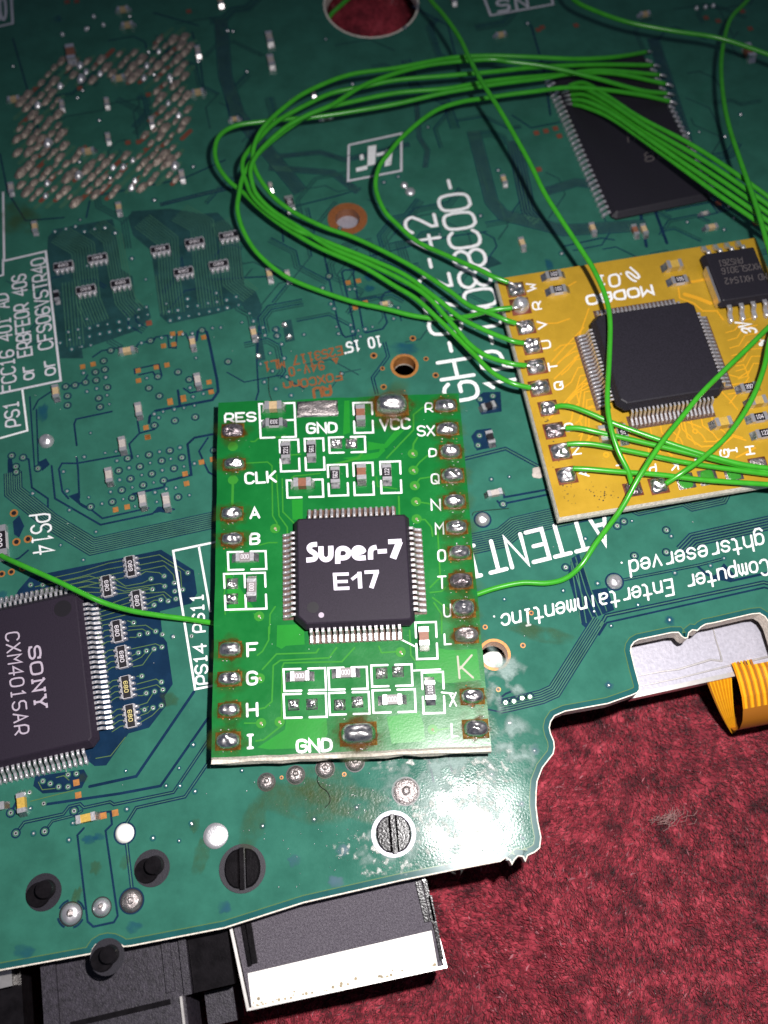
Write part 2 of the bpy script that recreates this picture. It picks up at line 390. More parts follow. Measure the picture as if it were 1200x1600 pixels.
# ------------------------------------------------------------------ small electronic parts (local x along the part; made once, copied)
CACHE = {}
def cached(key, f):
    if key not in CACHE: CACHE[key] = f()
    return CACHE[key]
def cap_mesh(w, l, h, fil):                 # tinned end and its solder fillet, the part's end at x = 0, body towards -x
    b = MB('tin', 'solder')
    b.box(-l, .004, -w / 2 - .003, w / 2 + .003, 0, h + .003, 0)
    b.add([(.004, -w / 2, h * .75), (.004, w / 2, h * .75), (fil, w / 2 * 1.02, .002), (fil, -w / 2 * 1.02, .002), (.004, -w / 2, 0), (.004, w / 2, 0)],
          [(0, 3, 2, 1), (0, 4, 3), (1, 2, 5)], 1)
    return b.mesh('end_cap')
def two_ended(parent, px, py, z, a, L, W, H, name, body, top=None, txt=None, tm='res_print', capf=.22, fil=.035, label=None, flip=False):
    def mk():
        b = MB(body, top or body)
        b.box(-L / 2 + .01, L / 2 - .01, -W / 2, W / 2, .004, H, 0)
        if top: b.poly([(-L * .30, -W * .49, H + .003), (L * .30, -W * .49, H + .003), (L * .30, W * .49, H + .003), (-L * .30, W * .49, H + .003)], 1)
        return b.mesh(name)
    key = (round(L, 3), round(W, 3), round(H, 3), body, top)
    M = at(px, py, z, a)
    o = put(name, cached(key + (name,), mk), parent, M, label)
    cm = cached(('cap', key), lambda: cap_mesh(W, L * capf, H, fil))
    put('end_cap', cm, o, M @ Matrix.Translation((L / 2, 0, 0)))
    put('end_cap', cm, o, M @ Matrix.Translation((-L / 2, 0, 0)) @ Matrix.Rotation(math.pi, 4, 'Z'))
    if txt:
        def mt():
            b = MB(tm); n = len(txt); hh = W * .48; tw = min(L * .44, hh * .62 * (n * 1.45)); ex = tw / (n * 6 - 2)
            sg = -1 if flip else 1
            for i, ch in enumerate(txt):
                for st in G[ch].split('|'):
                    b.ribbon([(sg * (-tw / 2 + (i * 6 + int(q[0])) * ex), sg * (-hh / 2 + (int(q[1]) - 2) * hh / 6)) for q in st.split()], W * .058, H + .0045)
            return b.mesh('marking')
        put('marking', cached(('t', txt, flip, tm) + key, mt), o, M)
    return o
def pin_mesh(width, reach, height, hi, m='tin'):        # gull-wing lead: leaves the body at x = 0 at height hi, foot ends at x = reach
    t = .012; pr = [(-.01, hi), (reach * .30, hi), (reach * .50, .03), (reach, .02)]
    b = MB(m); h = width / 2
    up = [(x, z + t) for x, z in pr]; lo = [(x, z) for x, z in pr]
    up[1] = (up[1][0] + .012, up[1][1]); up[2] = (up[2][0] + .008, up[2][1] + .004)
    n = 4; vs = [(x, -h, z) for x, z in up] + [(x, h, z) for x, z in up] + [(x, -h, z) for x, z in lo] + [(x, h, z) for x, z in lo]
    fs = []
    for i in range(3):
        fs += [(i, i + 1, n + i + 1, n + i), (i, 2 * n + i, 2 * n + i + 1, i + 1), (n + i, n + i + 1, 3 * n + i + 1, 3 * n + i)]
    fs.append((3, 2 * n + 3, 3 * n + 3, n + 3))
    b.add(vs, fs)
    b.dome(reach * .84, 0, .004, reach * .26, h * 1.2, .036, 0, n=8, rings=3, sq=2)
    b.dome(reach * .24, 0, hi + .006, reach * .18, h, .014, 0, n=8, rings=2, sq=2)      # solder at the toe
    return b.mesh('pin')
def chip_body(quad, z0, z1, name, parent, m='epoxy', cham=.03, cut=None, slope=.045, label=None):
    # quad: four corners of the top face (world xy), ccw; two-step body as moulded
    P = [Vector(q[:2]) for q in quad]; n = 4; ring = []
    for i in range(n):
        c = cham if not (cut and i == cut[0]) else cut[1]
        a = (P[i - 1] - P[i]).normalized(); d = (P[(i + 1) % n] - P[i]).normalized()
        ring += [tuple(P[i] + a * c), tuple(P[i] + d * c)]
    zm = (z0 + z1) / 2
    b = MB(m)
    mid = offset_closed(ring, slope); inn = offset_closed(ring, -.012)
    k = len(ring)
    vs = [(x, y, z1) for x, y in inn] + [(x, y, z1 - .008) for x, y in ring] + [(x, y, zm) for x, y in mid] + [(x, y, zm - .015) for x, y in mid] + [(x, y, z0 + .01) for x, y in ring]
    fs = [tuple(range(k))]
    for j in range(4):
        fs += [(j * k + i, (j + 1) * k + i, (j + 1) * k + (i + 1) % k, j * k + (i + 1) % k) for i in range(k)]
    b.add(vs, fs)
    return put(name, b.mesh(name), parent, None, label)
def row_of_pins(chip, a, b, n, out, z, width, reach, hi, m='tin'):      # n leads along the line a -> b (world), pointing to 'out'
    A, B = Vector(a[:2]), Vector(b[:2]); an = math.atan2(out[1], out[0])
    me = cached(('pin', round(width, 3), round(reach, 3), hi, m), lambda: pin_mesh(width, reach, 0, hi, m))
    for i in range(n):
        p = A.lerp(B, i / (n - 1))
        put('pin', me, chip, Matrix.Translation((p.x, p.y, z)) @ Matrix.Rotation(an, 4, 'Z'))

# ================================================================== SETTING: the red felt cloth
ZC = -1.05
def cloth(x, y):            # hump added under the big round hole so the flash reaches the cloth
    h = U(580, 8, -.6)
    return ZC + .10 * noise.noise(Vector((x * 1.1, y * 1.1, 3))) + .05 * noise.noise(Vector((x * 4, y * 4, 1))) + .72 * math.exp(-((x - h.x) ** 2 + (y - h.y) ** 2) / 1.6)
def build_carpet():
    n = 150; xs = np.linspace(-9, 9, n); ys = np.linspace(-4, 15, n)
    v = [(x, y, cloth(x, y)) for y in ys for x in xs]
    f = [(j * n + i, j * n + i + 1, (j + 1) * n + i + 1, (j + 1) * n + i) for j in range(n - 1) for i in range(n - 1)]
    b = MB('felt'); b.add(v, f)
    put('carpet', b.mesh('carpet', True), None, None, 'deep red felt cloth with worn dark and pale flecks lying under the circuit boards', 'cloth', None, 'structure')
    # loose fibres standing out of the felt
    m = 170000; P = np.empty((m, 2))
    a = U(160, 1780, ZC); c = U(1380, 985, ZC); h = U(580, 10, ZC)
    k = int(m * .95)
    P[:k, 0] = rng.uniform(a.x, c.x, k); P[:k, 1] = rng.uniform(a.y, c.y, k)
    P[k:, 0] = rng.uniform(h.x - .8, h.x + .8, m - k); P[k:, 1] = rng.uniform(h.y - .8, h.y + .9, m - k)
    base = np.array([cloth(x, y) for x, y in P]) - .004
    field = np.sin(P[:, 0] * 2.2 + 1.3 * np.sin(P[:, 1] * 1.7)) + .8 * np.sin(P[:, 1] * 2.9 + P[:, 0])
    th = field * .8 + rng.normal(1.9, .55, m); L = rng.uniform(.025, .085, m); W = rng.uniform(.0025, .0065, m); up = rng.uniform(.005, .045, m)
    d = np.stack([np.cos(th), np.sin(th)], 1); nn = np.stack([-d[:, 1], d[:, 0]], 1)
    V = np.zeros((m, 4, 3))
    V[:, 0, :2] = P - nn * W[:, None]; V[:, 1, :2] = P + nn * W[:, None]
    mid = P + d * (L * .55)[:, None]; V[:, 2, :2] = mid + nn * (W * .8)[:, None]; V[:, 3, :2] = P + d * L[:, None] + nn * rng.normal(0, .012, m)[:, None]
    V[:, 0, 2] = V[:, 1, 2] = base; V[:, 2, 2] = base + up; V[:, 3, 2] = base + up * .8
    me = bpy.data.meshes.new('carpet_fibres')
    me.vertices.add(m * 4); me.vertices.foreach_set('co', V.reshape(-1).astype(np.float32))
    F = (np.arange(m)[:, None] * 4 + np.array([0, 1, 2, 0, 2, 3])[None, :]).reshape(-1)
    me.loops.add(m * 6); me.loops.foreach_set('vertex_index', F.astype(np.int32))
    me.polygons.add(m * 2); me.polygons.foreach_set('loop_start', np.arange(0, m * 6, 3, dtype=np.int32))
    me.materials.append(MATS['felt_fibre']); me.update(); me.validate()
    put('carpet_fibres', me, None, None, 'short red and pink fibres standing out of the felt cloth', 'fibres', None, 'stuff')
    fl = MB('lint_grey'); r2 = random.Random(4)      # the pale ball of lint on the cloth
    for i in range(45):
        c0 = U(1000 + r2.gauss(36, 20), 1286 + r2.gauss(0, 4) - (i % 9), ZC + .05); t = r2.gauss(.25, .3); l = r2.uniform(.04, .13)
        fl.tube([c0, c0 + Vector((math.cos(t) * l * .5, math.sin(t) * l * .5, .03)), c0 + Vector((math.cos(t + .4) * l, math.sin(t + .4) * l, .0))], .0022, 4)
    put('lint', fl.mesh('lint'), None, None, 'small pale grey tuft of lint caught on the red cloth', 'lint')
build_carpet()

# ================================================================== MAIN BOARD
main = put('main_circuit_board', None, None, Matrix.Translation(U(560, 900, -.16)),
           'large dark green console circuit board crowded with traces and components, under the two smaller boards', 'circuit board')
EDGE = pp('-160,1553 0,1517 143,1491 146,1483 150,1477 158,1472 167,1470 177,1471 186,1475 193,1480 204,1479 350,1451 475,1411 629,1376 699,1362 783,1346 790,1341 796,1344 800,1352 804,1344 810,1338 817,1339 821,1347 825,1337 836,1332 844,1325 846,1308 841,1283 838,1258 838.5,1238 840,1221 848,1200 858,1187 865,1178 867,1168 866,1158 861,1146 859,1137 861,1128 867,1119 883,1112 950,1100 987,1087 996,1083 1000,1078 1000,1071 992,1042 986,1017 987,1010 991,1004 998,1000 1050,989 1060,989 1065,995 1070,998 1075,997 1077,989 1082,985 1090,986 1096,980 1103,976 1115,974 1175,960 1187,959 1195,964 1202,975 1230,1062 1420,1020')
OUT = EDGE + pp('1560,500 1560,-260 -260,-260')
HOLES = [((580, 6), 72, 74), ((543, 342), 19, 19), ((632, 572), 17.5, 17.5), ((772.5, 1023), 21, 21)]
def ellipse(c, rx, n=40, z=0.):
    C = U(*c, z); r = rx * S(*c, z)
    return [(C.x + r * math.cos(2 * math.pi * i / n), C.y + r * math.sin(2 * math.pi * i / n)) for i in range(n)]
def build_slab():
    from mathutils.geometry import tessellate_polygon
    outer = [(p.x, p.y) for p in PX(OUT)]
    hs = [ellipse(c, r, 44) for c, r, _ in HOLES]
    # black moulded pegs come up through holes of their own, covered by their collars, so those need no opening
    loops = [[Vector((x, y, 0)) for x, y in l] for l in [outer] + hs]
    tri = tessellate_polygon(loops); flat = [p for l in loops for p in l]
    b = MB('teal_mask', 'fr4', 'fr4_dark')
    fs = []
    for t in tri:
        a, c, d = (flat[i] for i in t)
        fs.append(tuple(t) if (c - a).cross(d - a).z > 0 else tuple(t)[::-1])
    b.add([tuple(p) for p in flat], fs, 0)
    b.add([(p.x, p.y, -.16) for p in flat], [f[::-1] for f in fs], 2)
    o = len(flat); base = 0
    b.v = b.v[:o] + b.v[o:]
    for l in loops:
        n = len(l); ar = sum(l[i].x * l[(i + 1) % n].y - l[(i + 1) % n].x * l[i].y for i in range(n))
        hole = l is not loops[0]
        for i in range(n):
            j = (i + 1) % n; q = (base + i, o + base + i, o + base + j, base + j)
            if (ar > 0) == hole: q = q[::-1]
            b.f.append(q); b.mi.append(1)
        base += n
    put('board_panel', b.mesh('board_panel'), main)
build_slab()
def build_print():
    e = [(p.x, p.y) for p in PX(EDGE)]; s = S(600, 1400)
    b = MB('edge_mask', 'thin_trace')
    b.ribbon([(p.x, p.y) for p in offset_line(e, 5.6 * s)], 9.5 * s, .0012, 0, cap=False)
    b.ribbon([(p.x, p.y) for p in offset_line(e, 11 * s)], 1.3 * s, .0014, 1, cap=False)
    b.mats.append('fr4'); b.ribbon([(p.x, p.y) for p in offset_line(e, 1.0 * s)], 1.8 * s, .0018, 2, cap=False)
    put('edge_clearance', b.mesh('edge_clearance'), main)
    # gaps in the copper show the dark blue laminate; traces run inside them
    g = MB('navy_mask', 'dim_mask'); t = MB('trace_mask', 'thin_trace')
    def line(pts, wd, tr=0):
        P = PX(pts); sc = S(*pts[len(pts) // 2]); g.ribbon(P, wd * sc, .0012)
        if tr: t.ribbon(P, tr * sc, .0024, 0)
    def bundle(pts, wd, n, tw, thin=0, step=None):
        P = PX(pts); sc = S(*pts[len(pts) // 2]); g.ribbon(P, wd * sc, .0012, cap=False)
        st = step or (wd - tw) / max(n, 1)
        for i in range(n):
            t.ribbon([(q.x, q.y) for q in offset_line(P, (i - (n - 1) / 2) * st * sc)], tw * sc, .0024, thin, cap=False)
    def patch(pts): g.k += 1; g.poly([(p.x, p.y, .0010 + (g.k % 8) * 1e-5) for p in PX(pts)], 1 if sum(p[1] for p in pts) / len(pts) < 560 else 0)  # upper patches: a duller mask copy, the dimmer light put into its colour
    # bundles
    bundle(pp('20,738 21,768 80,815 144,854 350,809'), 29, 8, 1.7)
    bundle(pp('734,851 785,840 806,823 880,806 985,784 998,790 1068,775 1082,783 1122,774 1132,755'), 34, 9, 1.7)
    bundle(pp('1066,862 1084,843 1215,814'), 24, 5, 1.6)
    bundle(pp('936,968 866,1080 846,1089 800,1100 780,1104'), 23, 6, 1.7)
    bundle(pp('740,205 768,315 786,336 880,360 1010,352'), 22, 5, 1.5)
    bundle(pp('803,220 826,330 842,347'), 24, 5, 1.5)
    bundle(pp('345,30 352,120 372,180 470,300'), 22, 5, 1.4)
    bundle(pp('420,262 520,270 560,300'), 12, 3, 1.2)
    bundle(pp('430,245 500,238 540,250 640,225'), 9, 2, 1.2)
    bundle(pp('650,150 655,215 668,235 664,262'), 8, 2, 1.2)
    bundle(pp('250,320 330,300 380,290'), 7, 1, 1.2)
    bundle(pp('850,300 900,285 940,290'), 16, 4, 1.3)
    bundle(pp('1020,60 1060,180 1090,280 1130,330'), 20, 4, 1.3)
    # dark areas
    for q in ('17,944 29,922 47,901 131,884 252,859 303,891 308,927 299,943 250,955 254,994 261,1004 270,1069 257,1088 260,1102 233,1137 201,1146 166,1196 148,1197 100,1160 100,930',
              '55,1213 131,1202 137,1213 128,1231 102,1237 67,1240 52,1228',
              '75,370 86,358 176,342 182,366 189,420 207,432 212,472 232,480 236,496 216,516 128,546 130,560 94,560 74,394',
              '200,342 206,330 266,326 316,334 340,332 366,358 376,386 382,446 400,456 410,480 402,504 378,478 340,490 264,506 250,494 240,420 236,392 208,368',
              '893,872 905,865 924,922 949,918 960,953 932,964 916,982 909,976 887,899',
              '745,620 755,613 782,612 784,643 752,648', '736,682 744,672 767,669 776,698 745,704',
              '441,502 455,499 461,532 446,535', '398,520 408,520 415,562 400,566', '107,775 122,770 126,787 140,798 128,792', '238,803 246,792 262,797 268,803 250,800',
              '755,405 768,400 785,412 760,420', '12,718 18,712 22,740 12,742', '60,722 72,716 78,726 66,736', '20,815 30,805 38,822 30,840 22,835', '1112,905 1131,880 1150,900 1141,909'):
        patch(pp(q))
    for q, wd, tr in (('37,715 45,718 50,762 75,779 75,795', 3, 0), ('46.7,620 54,730', 2.4, 0), ('57,640 60,728', 2.4, 0), ('80.7,728 86,779 157,820 238,803 249,793 272,796', 3.2, 0),
        ('193,711 120,724 97,724 92,733 97.5,768 107,779', 3, 0), ('126,787 142,796 160,810 232,794', 3, 0), ('120,696 116,663 119,655 175,643', 3, 0), ('120,715 122,733 124,778', 3, 0),
        ('218,677 202,694 207,716', 3, 0), ('215,658 218,677 241,671 247,665 241,660', 3, 0), ('233,661 234,651 243,642 332,625 341,612 339,593 327,535 323,519 315,514 309,518 307,532', 4.5, 0),
        ('345,676 304,684 293,694 299,742 257,753 257,761 208,772 205,777', 4, 0), ('325,684 311,705 322,730 326,738 342,747', 3, 0), ('145,558 159,548 173,546 190,542', 2.6, 0),
        ('213,542 218,535 239,534 243,527 262,524 264,543 275,544 276,523 283,520 290,521 296,533', 2.6, 0), ('211,584 210,577 248,569 253,587', 2.6, 0), ('217,586 239,581 244,590', 2.6, 0),
        ('278,610 281,632', 4, 0), ('287,607 297,614 332,607', 3, 0), ('100,606 112,602 130,598 137,586', 2.6, 0), ('80,612 60,625 52,640', 2.6, 0),
        ('303,1081 213,1213 140,1229', 4.6, 0), ('325,1122 251,1228 187,1240 70,1257', 4.2, 0),
        ('330,1150 271,1238 178,1257 172,1253 131,1262 125,1256 108,1260 99,1272 38,1285 25,1302', 5.4, 1.3), ('330,1185 289,1245 213,1262 198,1286', 5.4, 1.3),
        ('70,1299 82,1283 117,1274 128,1267', 4.6, 1.2), ('131,1294 121,1305 137,1440 146,1448 178,1441 184,1431 165,1298 175,1288 173,1268 140,1272', 3.4, 0), ('198,1318 206,1386', 6, 1.8),
        ('17,1270 25,1255 30,1245', 4, 0), ('975,906 1092,883 1131,873', 5, 1.4), ('1089,884 1105,898 1141,908 1210,893', 4, 0), ('938,978 947,962 1193,910 1215,915', 6.5, 1.8), ('936,992 948,973 1194,918 1215,923', 3, 0),
        ('700,723 726,717 790,701 845,731', 6.5, 1.8), ('787,770 788,777 855,765', 3.6, 0), ('777,783 782,788 860,772', 3.4, 0),
        ('506,395 528,504 535,523 540,527 556,523 550,494 534,426 538,422 558,422', 2.8, 0), ('570,418 554,420 552,428 568,518 572,520 598,514 605,504 600,488', 2.8, 0), ('595,472 597,464 602,457 640,448', 3, 0),
        ('446,320 452,372', 2.4, 0), ('436,325 443,378', 2.4, 0), ('330,437 420,432 436,425', 2.4, 0), ('405,510 401,560 404,612 400,625', 2.6, 0), ('0,425 6,430', 2, 0), ('430,330 520,308 548,300', 2.2, 0), ('540,410 620,390 700,370 760,362', 2.2, 0),
        ('135,340 140,315 150,306 285,280 352,250', 2.4, 0), ('0,240 12,300 40,345 100,340', 2.4, 0), ('1020,320 1042,380', 5, 0), ('1000,330 1010,385', 5, 0), ('880,385 940,372 960,375', 2.4, 0), ('1090,340 1180,318', 2.4, 0),
        ('700,1175 706,1205', 3.2, 0), ('668,1178 679,1228', 3.2, 0), ('690,1100 734,1075', 2.5, 0), ('760,1108 780,1112 800,1108', 2.5, 0), ('6,880 30,872 44,860', 3, 0), ('780,1092 790,1084 800,1080', 3, 0),
        ('645,10 700,40 720,120', 2.4, 0), ('830,40 850,110 860,180', 3, 0), ('800,180 830,200 880,190', 2.2, 0), ('300,50 312,90 320,150', 2.2, 0), ('1040,330 1190,300', 2.4, 0), ('20,60 60,200', 2.2, 0), ('240,20 310,40', 2.2, 0)):
        line(pp(q), wd, tr)
    rr = random.Random(21)
    for k in range(120):                                # routing seen faintly all over the upper board
        x, y = (rr.uniform(10, 1190), rr.uniform(5, 560)) if k < 96 else (rr.uniform(380, 700), rr.uniform(380, 620))
        d = rr.choice((0, 1, 2, 3)); P = [U(x, y)]; nt = rr.choice((1, 1, 2, 3, 4)); sc = S(x, y)
        for j in range(rr.choice((2, 3, 3, 4))):
            a_ = A_MAIN + d * math.pi / 4; l_ = rr.uniform(14, 60) * sc; P.append(P[-1] + Vector((math.cos(a_), math.sin(a_), 0)) * l_); d += rr.choice((-1, 1))
        for i in range(nt): g.ribbon([(q.x, q.y) for q in offset_line(P, i * 4.2 * sc)], 2.0 * sc, .0012, rr.choice((1, 1, 0)), cap=False)
    # fine traces inside the dark areas
    def fine(P, n, st, wd=1.15):
        Q = PX(P); sc = S(*P[0])
        for i in range(n): t.ribbon([(q.x, q.y) for q in offset_line(Q, (i - (n - 1) / 2) * st * sc)], wd * sc, .0024, 0, cap=False)
    fine(pp('92,366 130,388 138,470 152,505'), 9, 4.4); fine(pp('150,352 176,372 186,428 196,470 214,490'), 8, 4.2); fine(pp('110,440 118,540'), 6, 5)
    fine(pp('222,345 262,376 266,440 272,490'), 8, 4.4); fine(pp('280,332 316,352 322,420 330,480'), 9, 4.4); fine(pp('345,345 358,372 364,440 392,462'), 8, 4.2); fine(pp('246,430 254,490'), 2, 5)
    fine(pp('899,870 916,925 934,965'), 3, 8, 1.6); fine(pp('896,880 912,974'), 2, 8, 1.6); fine(pp('938,925 948,955'), 1, 4, 1.6)
    def thin(q): t.ribbon(PX(pp(q)), 1.25 * S(200, 1000), .0026, 1)
    arr = [(205.6, 887), (169, 917.7), (216, 941), (185, 988), (192.5, 1028), (199, 1075), (205.6, 1120)]
    for q in ('217,873 249,867 289,892', '218,883 254,876 282,893 284,919', '219,892 257,884 271,898 273,908', '220,898 228,893 249,895 254,899', '180,905 196,916 223,911 236,905', '181,914 200,920 250,912 257,914', '182,920 195,924 230,918 239,921',
              '184,928 200,926 240,920', '228,927 257,925 268,934', '229,936 255,929 262,938', '230,945 241,938 249,938', '230,950 236,950 241,946', '199,970 209,973', '201,979 228,977 242,986', '200,985 223,983 231,988', '203,996 212,996 218,993',
              '206,1014 243,1006 252,1010', '206,1025 212,1022 217,1019', '206,1034 221,1027 229,1018', '208,1042 223,1039 240,1015', '214,1057 221,1056', '214,1069 244,1061 251,1066', '214,1078 245,1070 254,1077', '216,1087 222,1087 229,1084', '218,1102 230,1098 240,1082',
              '219,1108 226,1107 232,1104', '220,1118 231,1114 239,1106', '221,1128 238,1118 251,1105'):
        thin(q)
    r3 = random.Random(2)
    for j, (x, y) in enumerate(arr[3:]):
        for i in range(4):
            yy = y - 13 + i * 8.8; xx = x - 13 + i * 1.9
            thin('%f,%f %f,%f %f,%f' % (xx, yy, xx - 10, yy + 1.5, xx - 20 - i, yy + 10))
    for i, yy in enumerate((862, 871, 880, 889)):
        thin('%f,%f %f,%f %f,%f %f,%f' % (193, yy + 14, 170 - i * 4, yy + 18 + i, 128 - 4 * i, yy + 31, 60 - i * 5, yy + 46))
    for i in range(5): thin('%f,%f %f,%f %f,%f' % (157, 905 + i * 7, 140 - i * 2, 900 + i * 8.5, 75 - i * 6, 914 + i * 6))
    for i in range(4): thin('%f,%f %f,%f' % (204, 932 + i * 9, 155, 950 + i * 7))
    for q in ('150,1185 173,1181 196,1152', '60,1222 66,1234 86,1232', '88,1215 100,1212 108,1219', '48,1252 115,1235'): thin(q)
    for q, rr in (((205.6, 1407.5), 20), ((195, 1302), 17.5), ((960, 909), 15), ((754, 812), 14)):
        C = U(*q); sc = S(*q); g.ring(C, (rr - 3) * sc, rr * sc, .0016)
    C = U(111, 1428); sc = S(111, 1428)
    for k in range(4): g.ring(C, 19 * sc, 22 * sc, .0016, 6, 0, .3 + k * 1.57, 1.2 + k * 1.57)
    put('trace_gaps', g.mesh('trace_gaps'), main, kind='stuff'); put('copper_traces', t.mesh('copper_traces'), main, kind='stuff')
build_print()

# ---- vias: ringed ones are parts, the rest are dots past counting
def cvt(s, sc, ox, oy): return [(x / sc + ox, y / sc + oy) for x, y in pp(s)]
RV = cvt('822,250 937,227 1003,265 892,283 960,325 838,355 772,315 720,382 790,417 672,445 903,392 983,483 705,270 1180,225 655,338 965,62 1077,42 852,88 620,510 500,537 730,487 65,255 128,265 88,315 90,345 210,325', 3.5294, 0, 640)
RV += cvt('352,275 360,333 297,350 302,405 230,418 377,452 320,525 328,583 110,572 110,510 97,447 160,438 655,457 725,510 715,380 850,350 925,400 1185,280 400,205 665,140 1010,70', 4.2857, 80, 500)
RV += cvt('675,140 465,225 785,425 655,440 375,487 785,335 585,318 612,300', 2.6087, 740, 700)[2:]
RV += [(790, 1098), (803, 1096), (816, 1091), (828, 1089), (431, 515), (433, 525), (750, 624), (770, 619), (749, 681), (747, 696), (786, 788), (514, 432)]
RV += [(25, 1302), (70, 1299), (17, 1270), (116, 1267)]
def via_mesh():
    s = .0056; b = MB('navy_mask', 'trace_mask', 'tin', 'dimple')
    b.disc((0, 0), 7.4 * s, .0029, 18, 0); b.disc((0, 0), 5.1 * s, .0040, 16, 1); b.ring((0, 0), 1.6 * s, 3.0 * s, .0056, 12, 2); b.disc((0, 0), 1.5 * s, .0050, 8, 3)
    b.dome(1.8 * s, -1.8 * s, .005, 1.3 * s, 1.3 * s, .008, 2, n=6, rings=2, sq=2)
    return b.mesh('via')
vm = via_mesh()
for x, y in RV: put('via', vm, main, at(x, y))
SV = cvt('705,315 660,465 585,405 590,480 600,548 530,567 465,558 405,603 495,345 378,370 500,435 390,462 222,760 420,838 348,853 275,868 480,865 575,885 740,880 475,978 405,995 337,1012 265,1028 295,1237 470,1290 483,1358 410,1375 335,1390 470,1500 395,1520 320,1537', 5.7143, 170, 840)
SV += [(48, 914), (67, 914)] + cvt('230,825 270,838 315,855 365,855 365,790 410,785 160,885 235,945', 3.4286, 0, 980)
def small_via_mesh():
    s = .0056; b = MB('trace_mask', 'tin', 'dimple')
    b.disc((0, 0), 4.6 * s, .0036, 14, 0); b.ring((0, 0), 1.5 * s, 2.7 * s, .0048, 12, 1); b.disc((0, 0), 1.4 * s, .0044, 8, 2); b.dome(1.5 * s, -1.5 * s, .0046, 1.2 * s, 1.2 * s, .008, 1, n=6, rings=2, sq=2)
    return b.mesh('via_pad')
sm = small_via_mesh()
for x, y in SV: put('via_pad', sm, main, at(x, y))
def dots():
    b = MB('tin', 'edge_mask'); r = random.Random(11)
    D = cvt('760,258 993,210 828,295 895,335 782,362 712,322 880,233 942,273 1015,315 660,388 848,403 730,430 610,455 855,457 917,437 970,432 1072,298 1045,473 745,535 865,510 563,520 490,485 680,495 530,675 383,555 335,748 460,830 180,463 370,450 350,343 465,262 645,283 640,232 580,240 500,130', 3.5294, 0, 640)
    D += cvt('520,250 585,375 610,412 630,555 645,608 740,540 755,590 800,585 855,572 910,555 815,630 670,920 240,945 130,900 155,1040 275,1090 220,800 110,760 35,845 65,985 200,690 375,615 55,560 70,620 1110,405 1075,490 770,258 730,262', 5, 400, 400)
    D += cvt('72,128 145,118 305,170 505,552 820,510 965,480 1020,450 805,360 670,640 560,725 798,700 550,968 150,1120 645,298 455,370 365,582 125,617', 2.6087, 740, 700)
    D += cvt('217,355 240,480 305,460 365,385 375,505 390,565 750,615 825,600 890,590 960,575 690,630 720,655 640,390 930,455 1020,495 950,515 970,255 740,120 805,115 880,95 945,90 1080,55 605,155 265,170', 4.2857, 80, 500)
    D += cvt('300,775 320,835 330,905 390,825 400,885 465,735 465,795 475,870 545,790 555,855 625,770 635,835 690,690 695,760 705,820 770,745 775,805 845,720 865,785 950,850 980,910 890,920 1160,980 1170,1030 725,960 30,420 140,585', 5, 200, 320)
    D += cvt('680,895 765,945 840,935 930,915 1005,895 1080,880 1155,860 535,995 610,975 700,965 780,1010 855,995 935,980 1010,960 1090,945 470,1080 545,1055 620,1040 700,1030 560,1130 640,1110 1085,820 1145,800 430,210 515,190 590,170 660,210 740,190 820,180 900,220', 5, 0, 320)
    D += cvt('675,770 1035,630 1045,880 960,755 890,850 965,850 680,975 165,970 390,1050 180,1105 370,1140 820,1130 925,50 1025,1050 960,1145', 3.4286, 0, 980)
    D += cvt('315,345 545,315 735,262 0,337 223,97', 2.857, 300, 1170) + [(951, 1071), (1046, 969), (795, 1130), (835, 1173), (815, 1256), (817, 1310), (768, 1210), (686, 1342)]
    for k in range(60): D.append((r.uniform(20, 1180), r.uniform(20, 420)))
    for x, y in D:
        C = U(x, y); s = S(x, y); f = r.uniform(.8, 1.25)
        b.disc(C, 4.2 * s * f, .0042 + (b.k % 9) * 2e-5, 10, 1); b.k += 1
        b.dome(C.x, C.y, .0044, 2.0 * s * f, 2.0 * s * f, .010, 0, n=8, rings=2, sq=2)
    put('via_dots', b.mesh('via_dots'), main, kind='stuff')
dots()
# ---- bare copper pads, drilled holes with copper rims
OP = cvt('767,662 815,655 955,622 648,778 650,825 733,762 783,752 980,832 990,878 388,760 437,748 685,1045 692,1090', 3, 0, 320) + cvt('793,12 1080,145 1140,130 992,208 1000,260 620,400 682,385', 3.4286, 0, 680) + cvt('410,833 420,900 555,1010 618,995', 3.4286, 0, 980)
OP += [(544, 442), (560, 439), (555, 481), (571, 473), (282, 521), (270, 522)]
pm = MB('copper').box(-.026, .026, -.026, .026, .001, .006).mesh('copper_pad')
for x, y in OP: put('copper_pad', pm, main, at(x, y, 0, A_MAIN))
pm2 = MB('copper').box(-.027, .027, -.038, .038, .001, .006).mesh('copper_pad')
for x, y in ((286.7, 623), (266, 628)): put('copper_pad', pm2, main, at(x, y, 0, A_MAIN))
pm3 = MB('dull_copper').box(-.03, .03, -.03, .03, .001, .006).mesh('copper_pad')
for x, y in ((841, 47), (847, 43), (900, 40), (838, 208), (853, 205), (868, 201), (874, 213), (842, 265), (1103, 28), (1122, 33), (1160, 18), (1172, 45), (232, 148), (200, 223), (217, 222), (100, 208), (125, 138), (233, 505), (1122, 318), (1180, 349), (120, 2), (105, 3), (295, 18)): put('copper_pad', pm3, main, at(x, y, 0, A_MAIN))
def rim(px, py, r0, r1, m='copper', depth=.14, name='hole_rim', bottom=None):
    s = S(px, py); b = MB(m, 'dimple'); n = 32; C = U(px, py)
    b.ring((0, 0), r0 * s, r1 * s, .004, n)
    vs = []
    for z in (.004, -depth):
        vs += [(r0 * s * .995 * math.cos(2 * math.pi * i / n), r0 * s * .995 * math.sin(2 * math.pi * i / n), z) for i in range(n)]
    b.add(vs, [(i, (i + 1) % n, n + (i + 1) % n, n + i) for i in range(n)], 0)
    put(name, b.mesh(name), main, at(px, py))
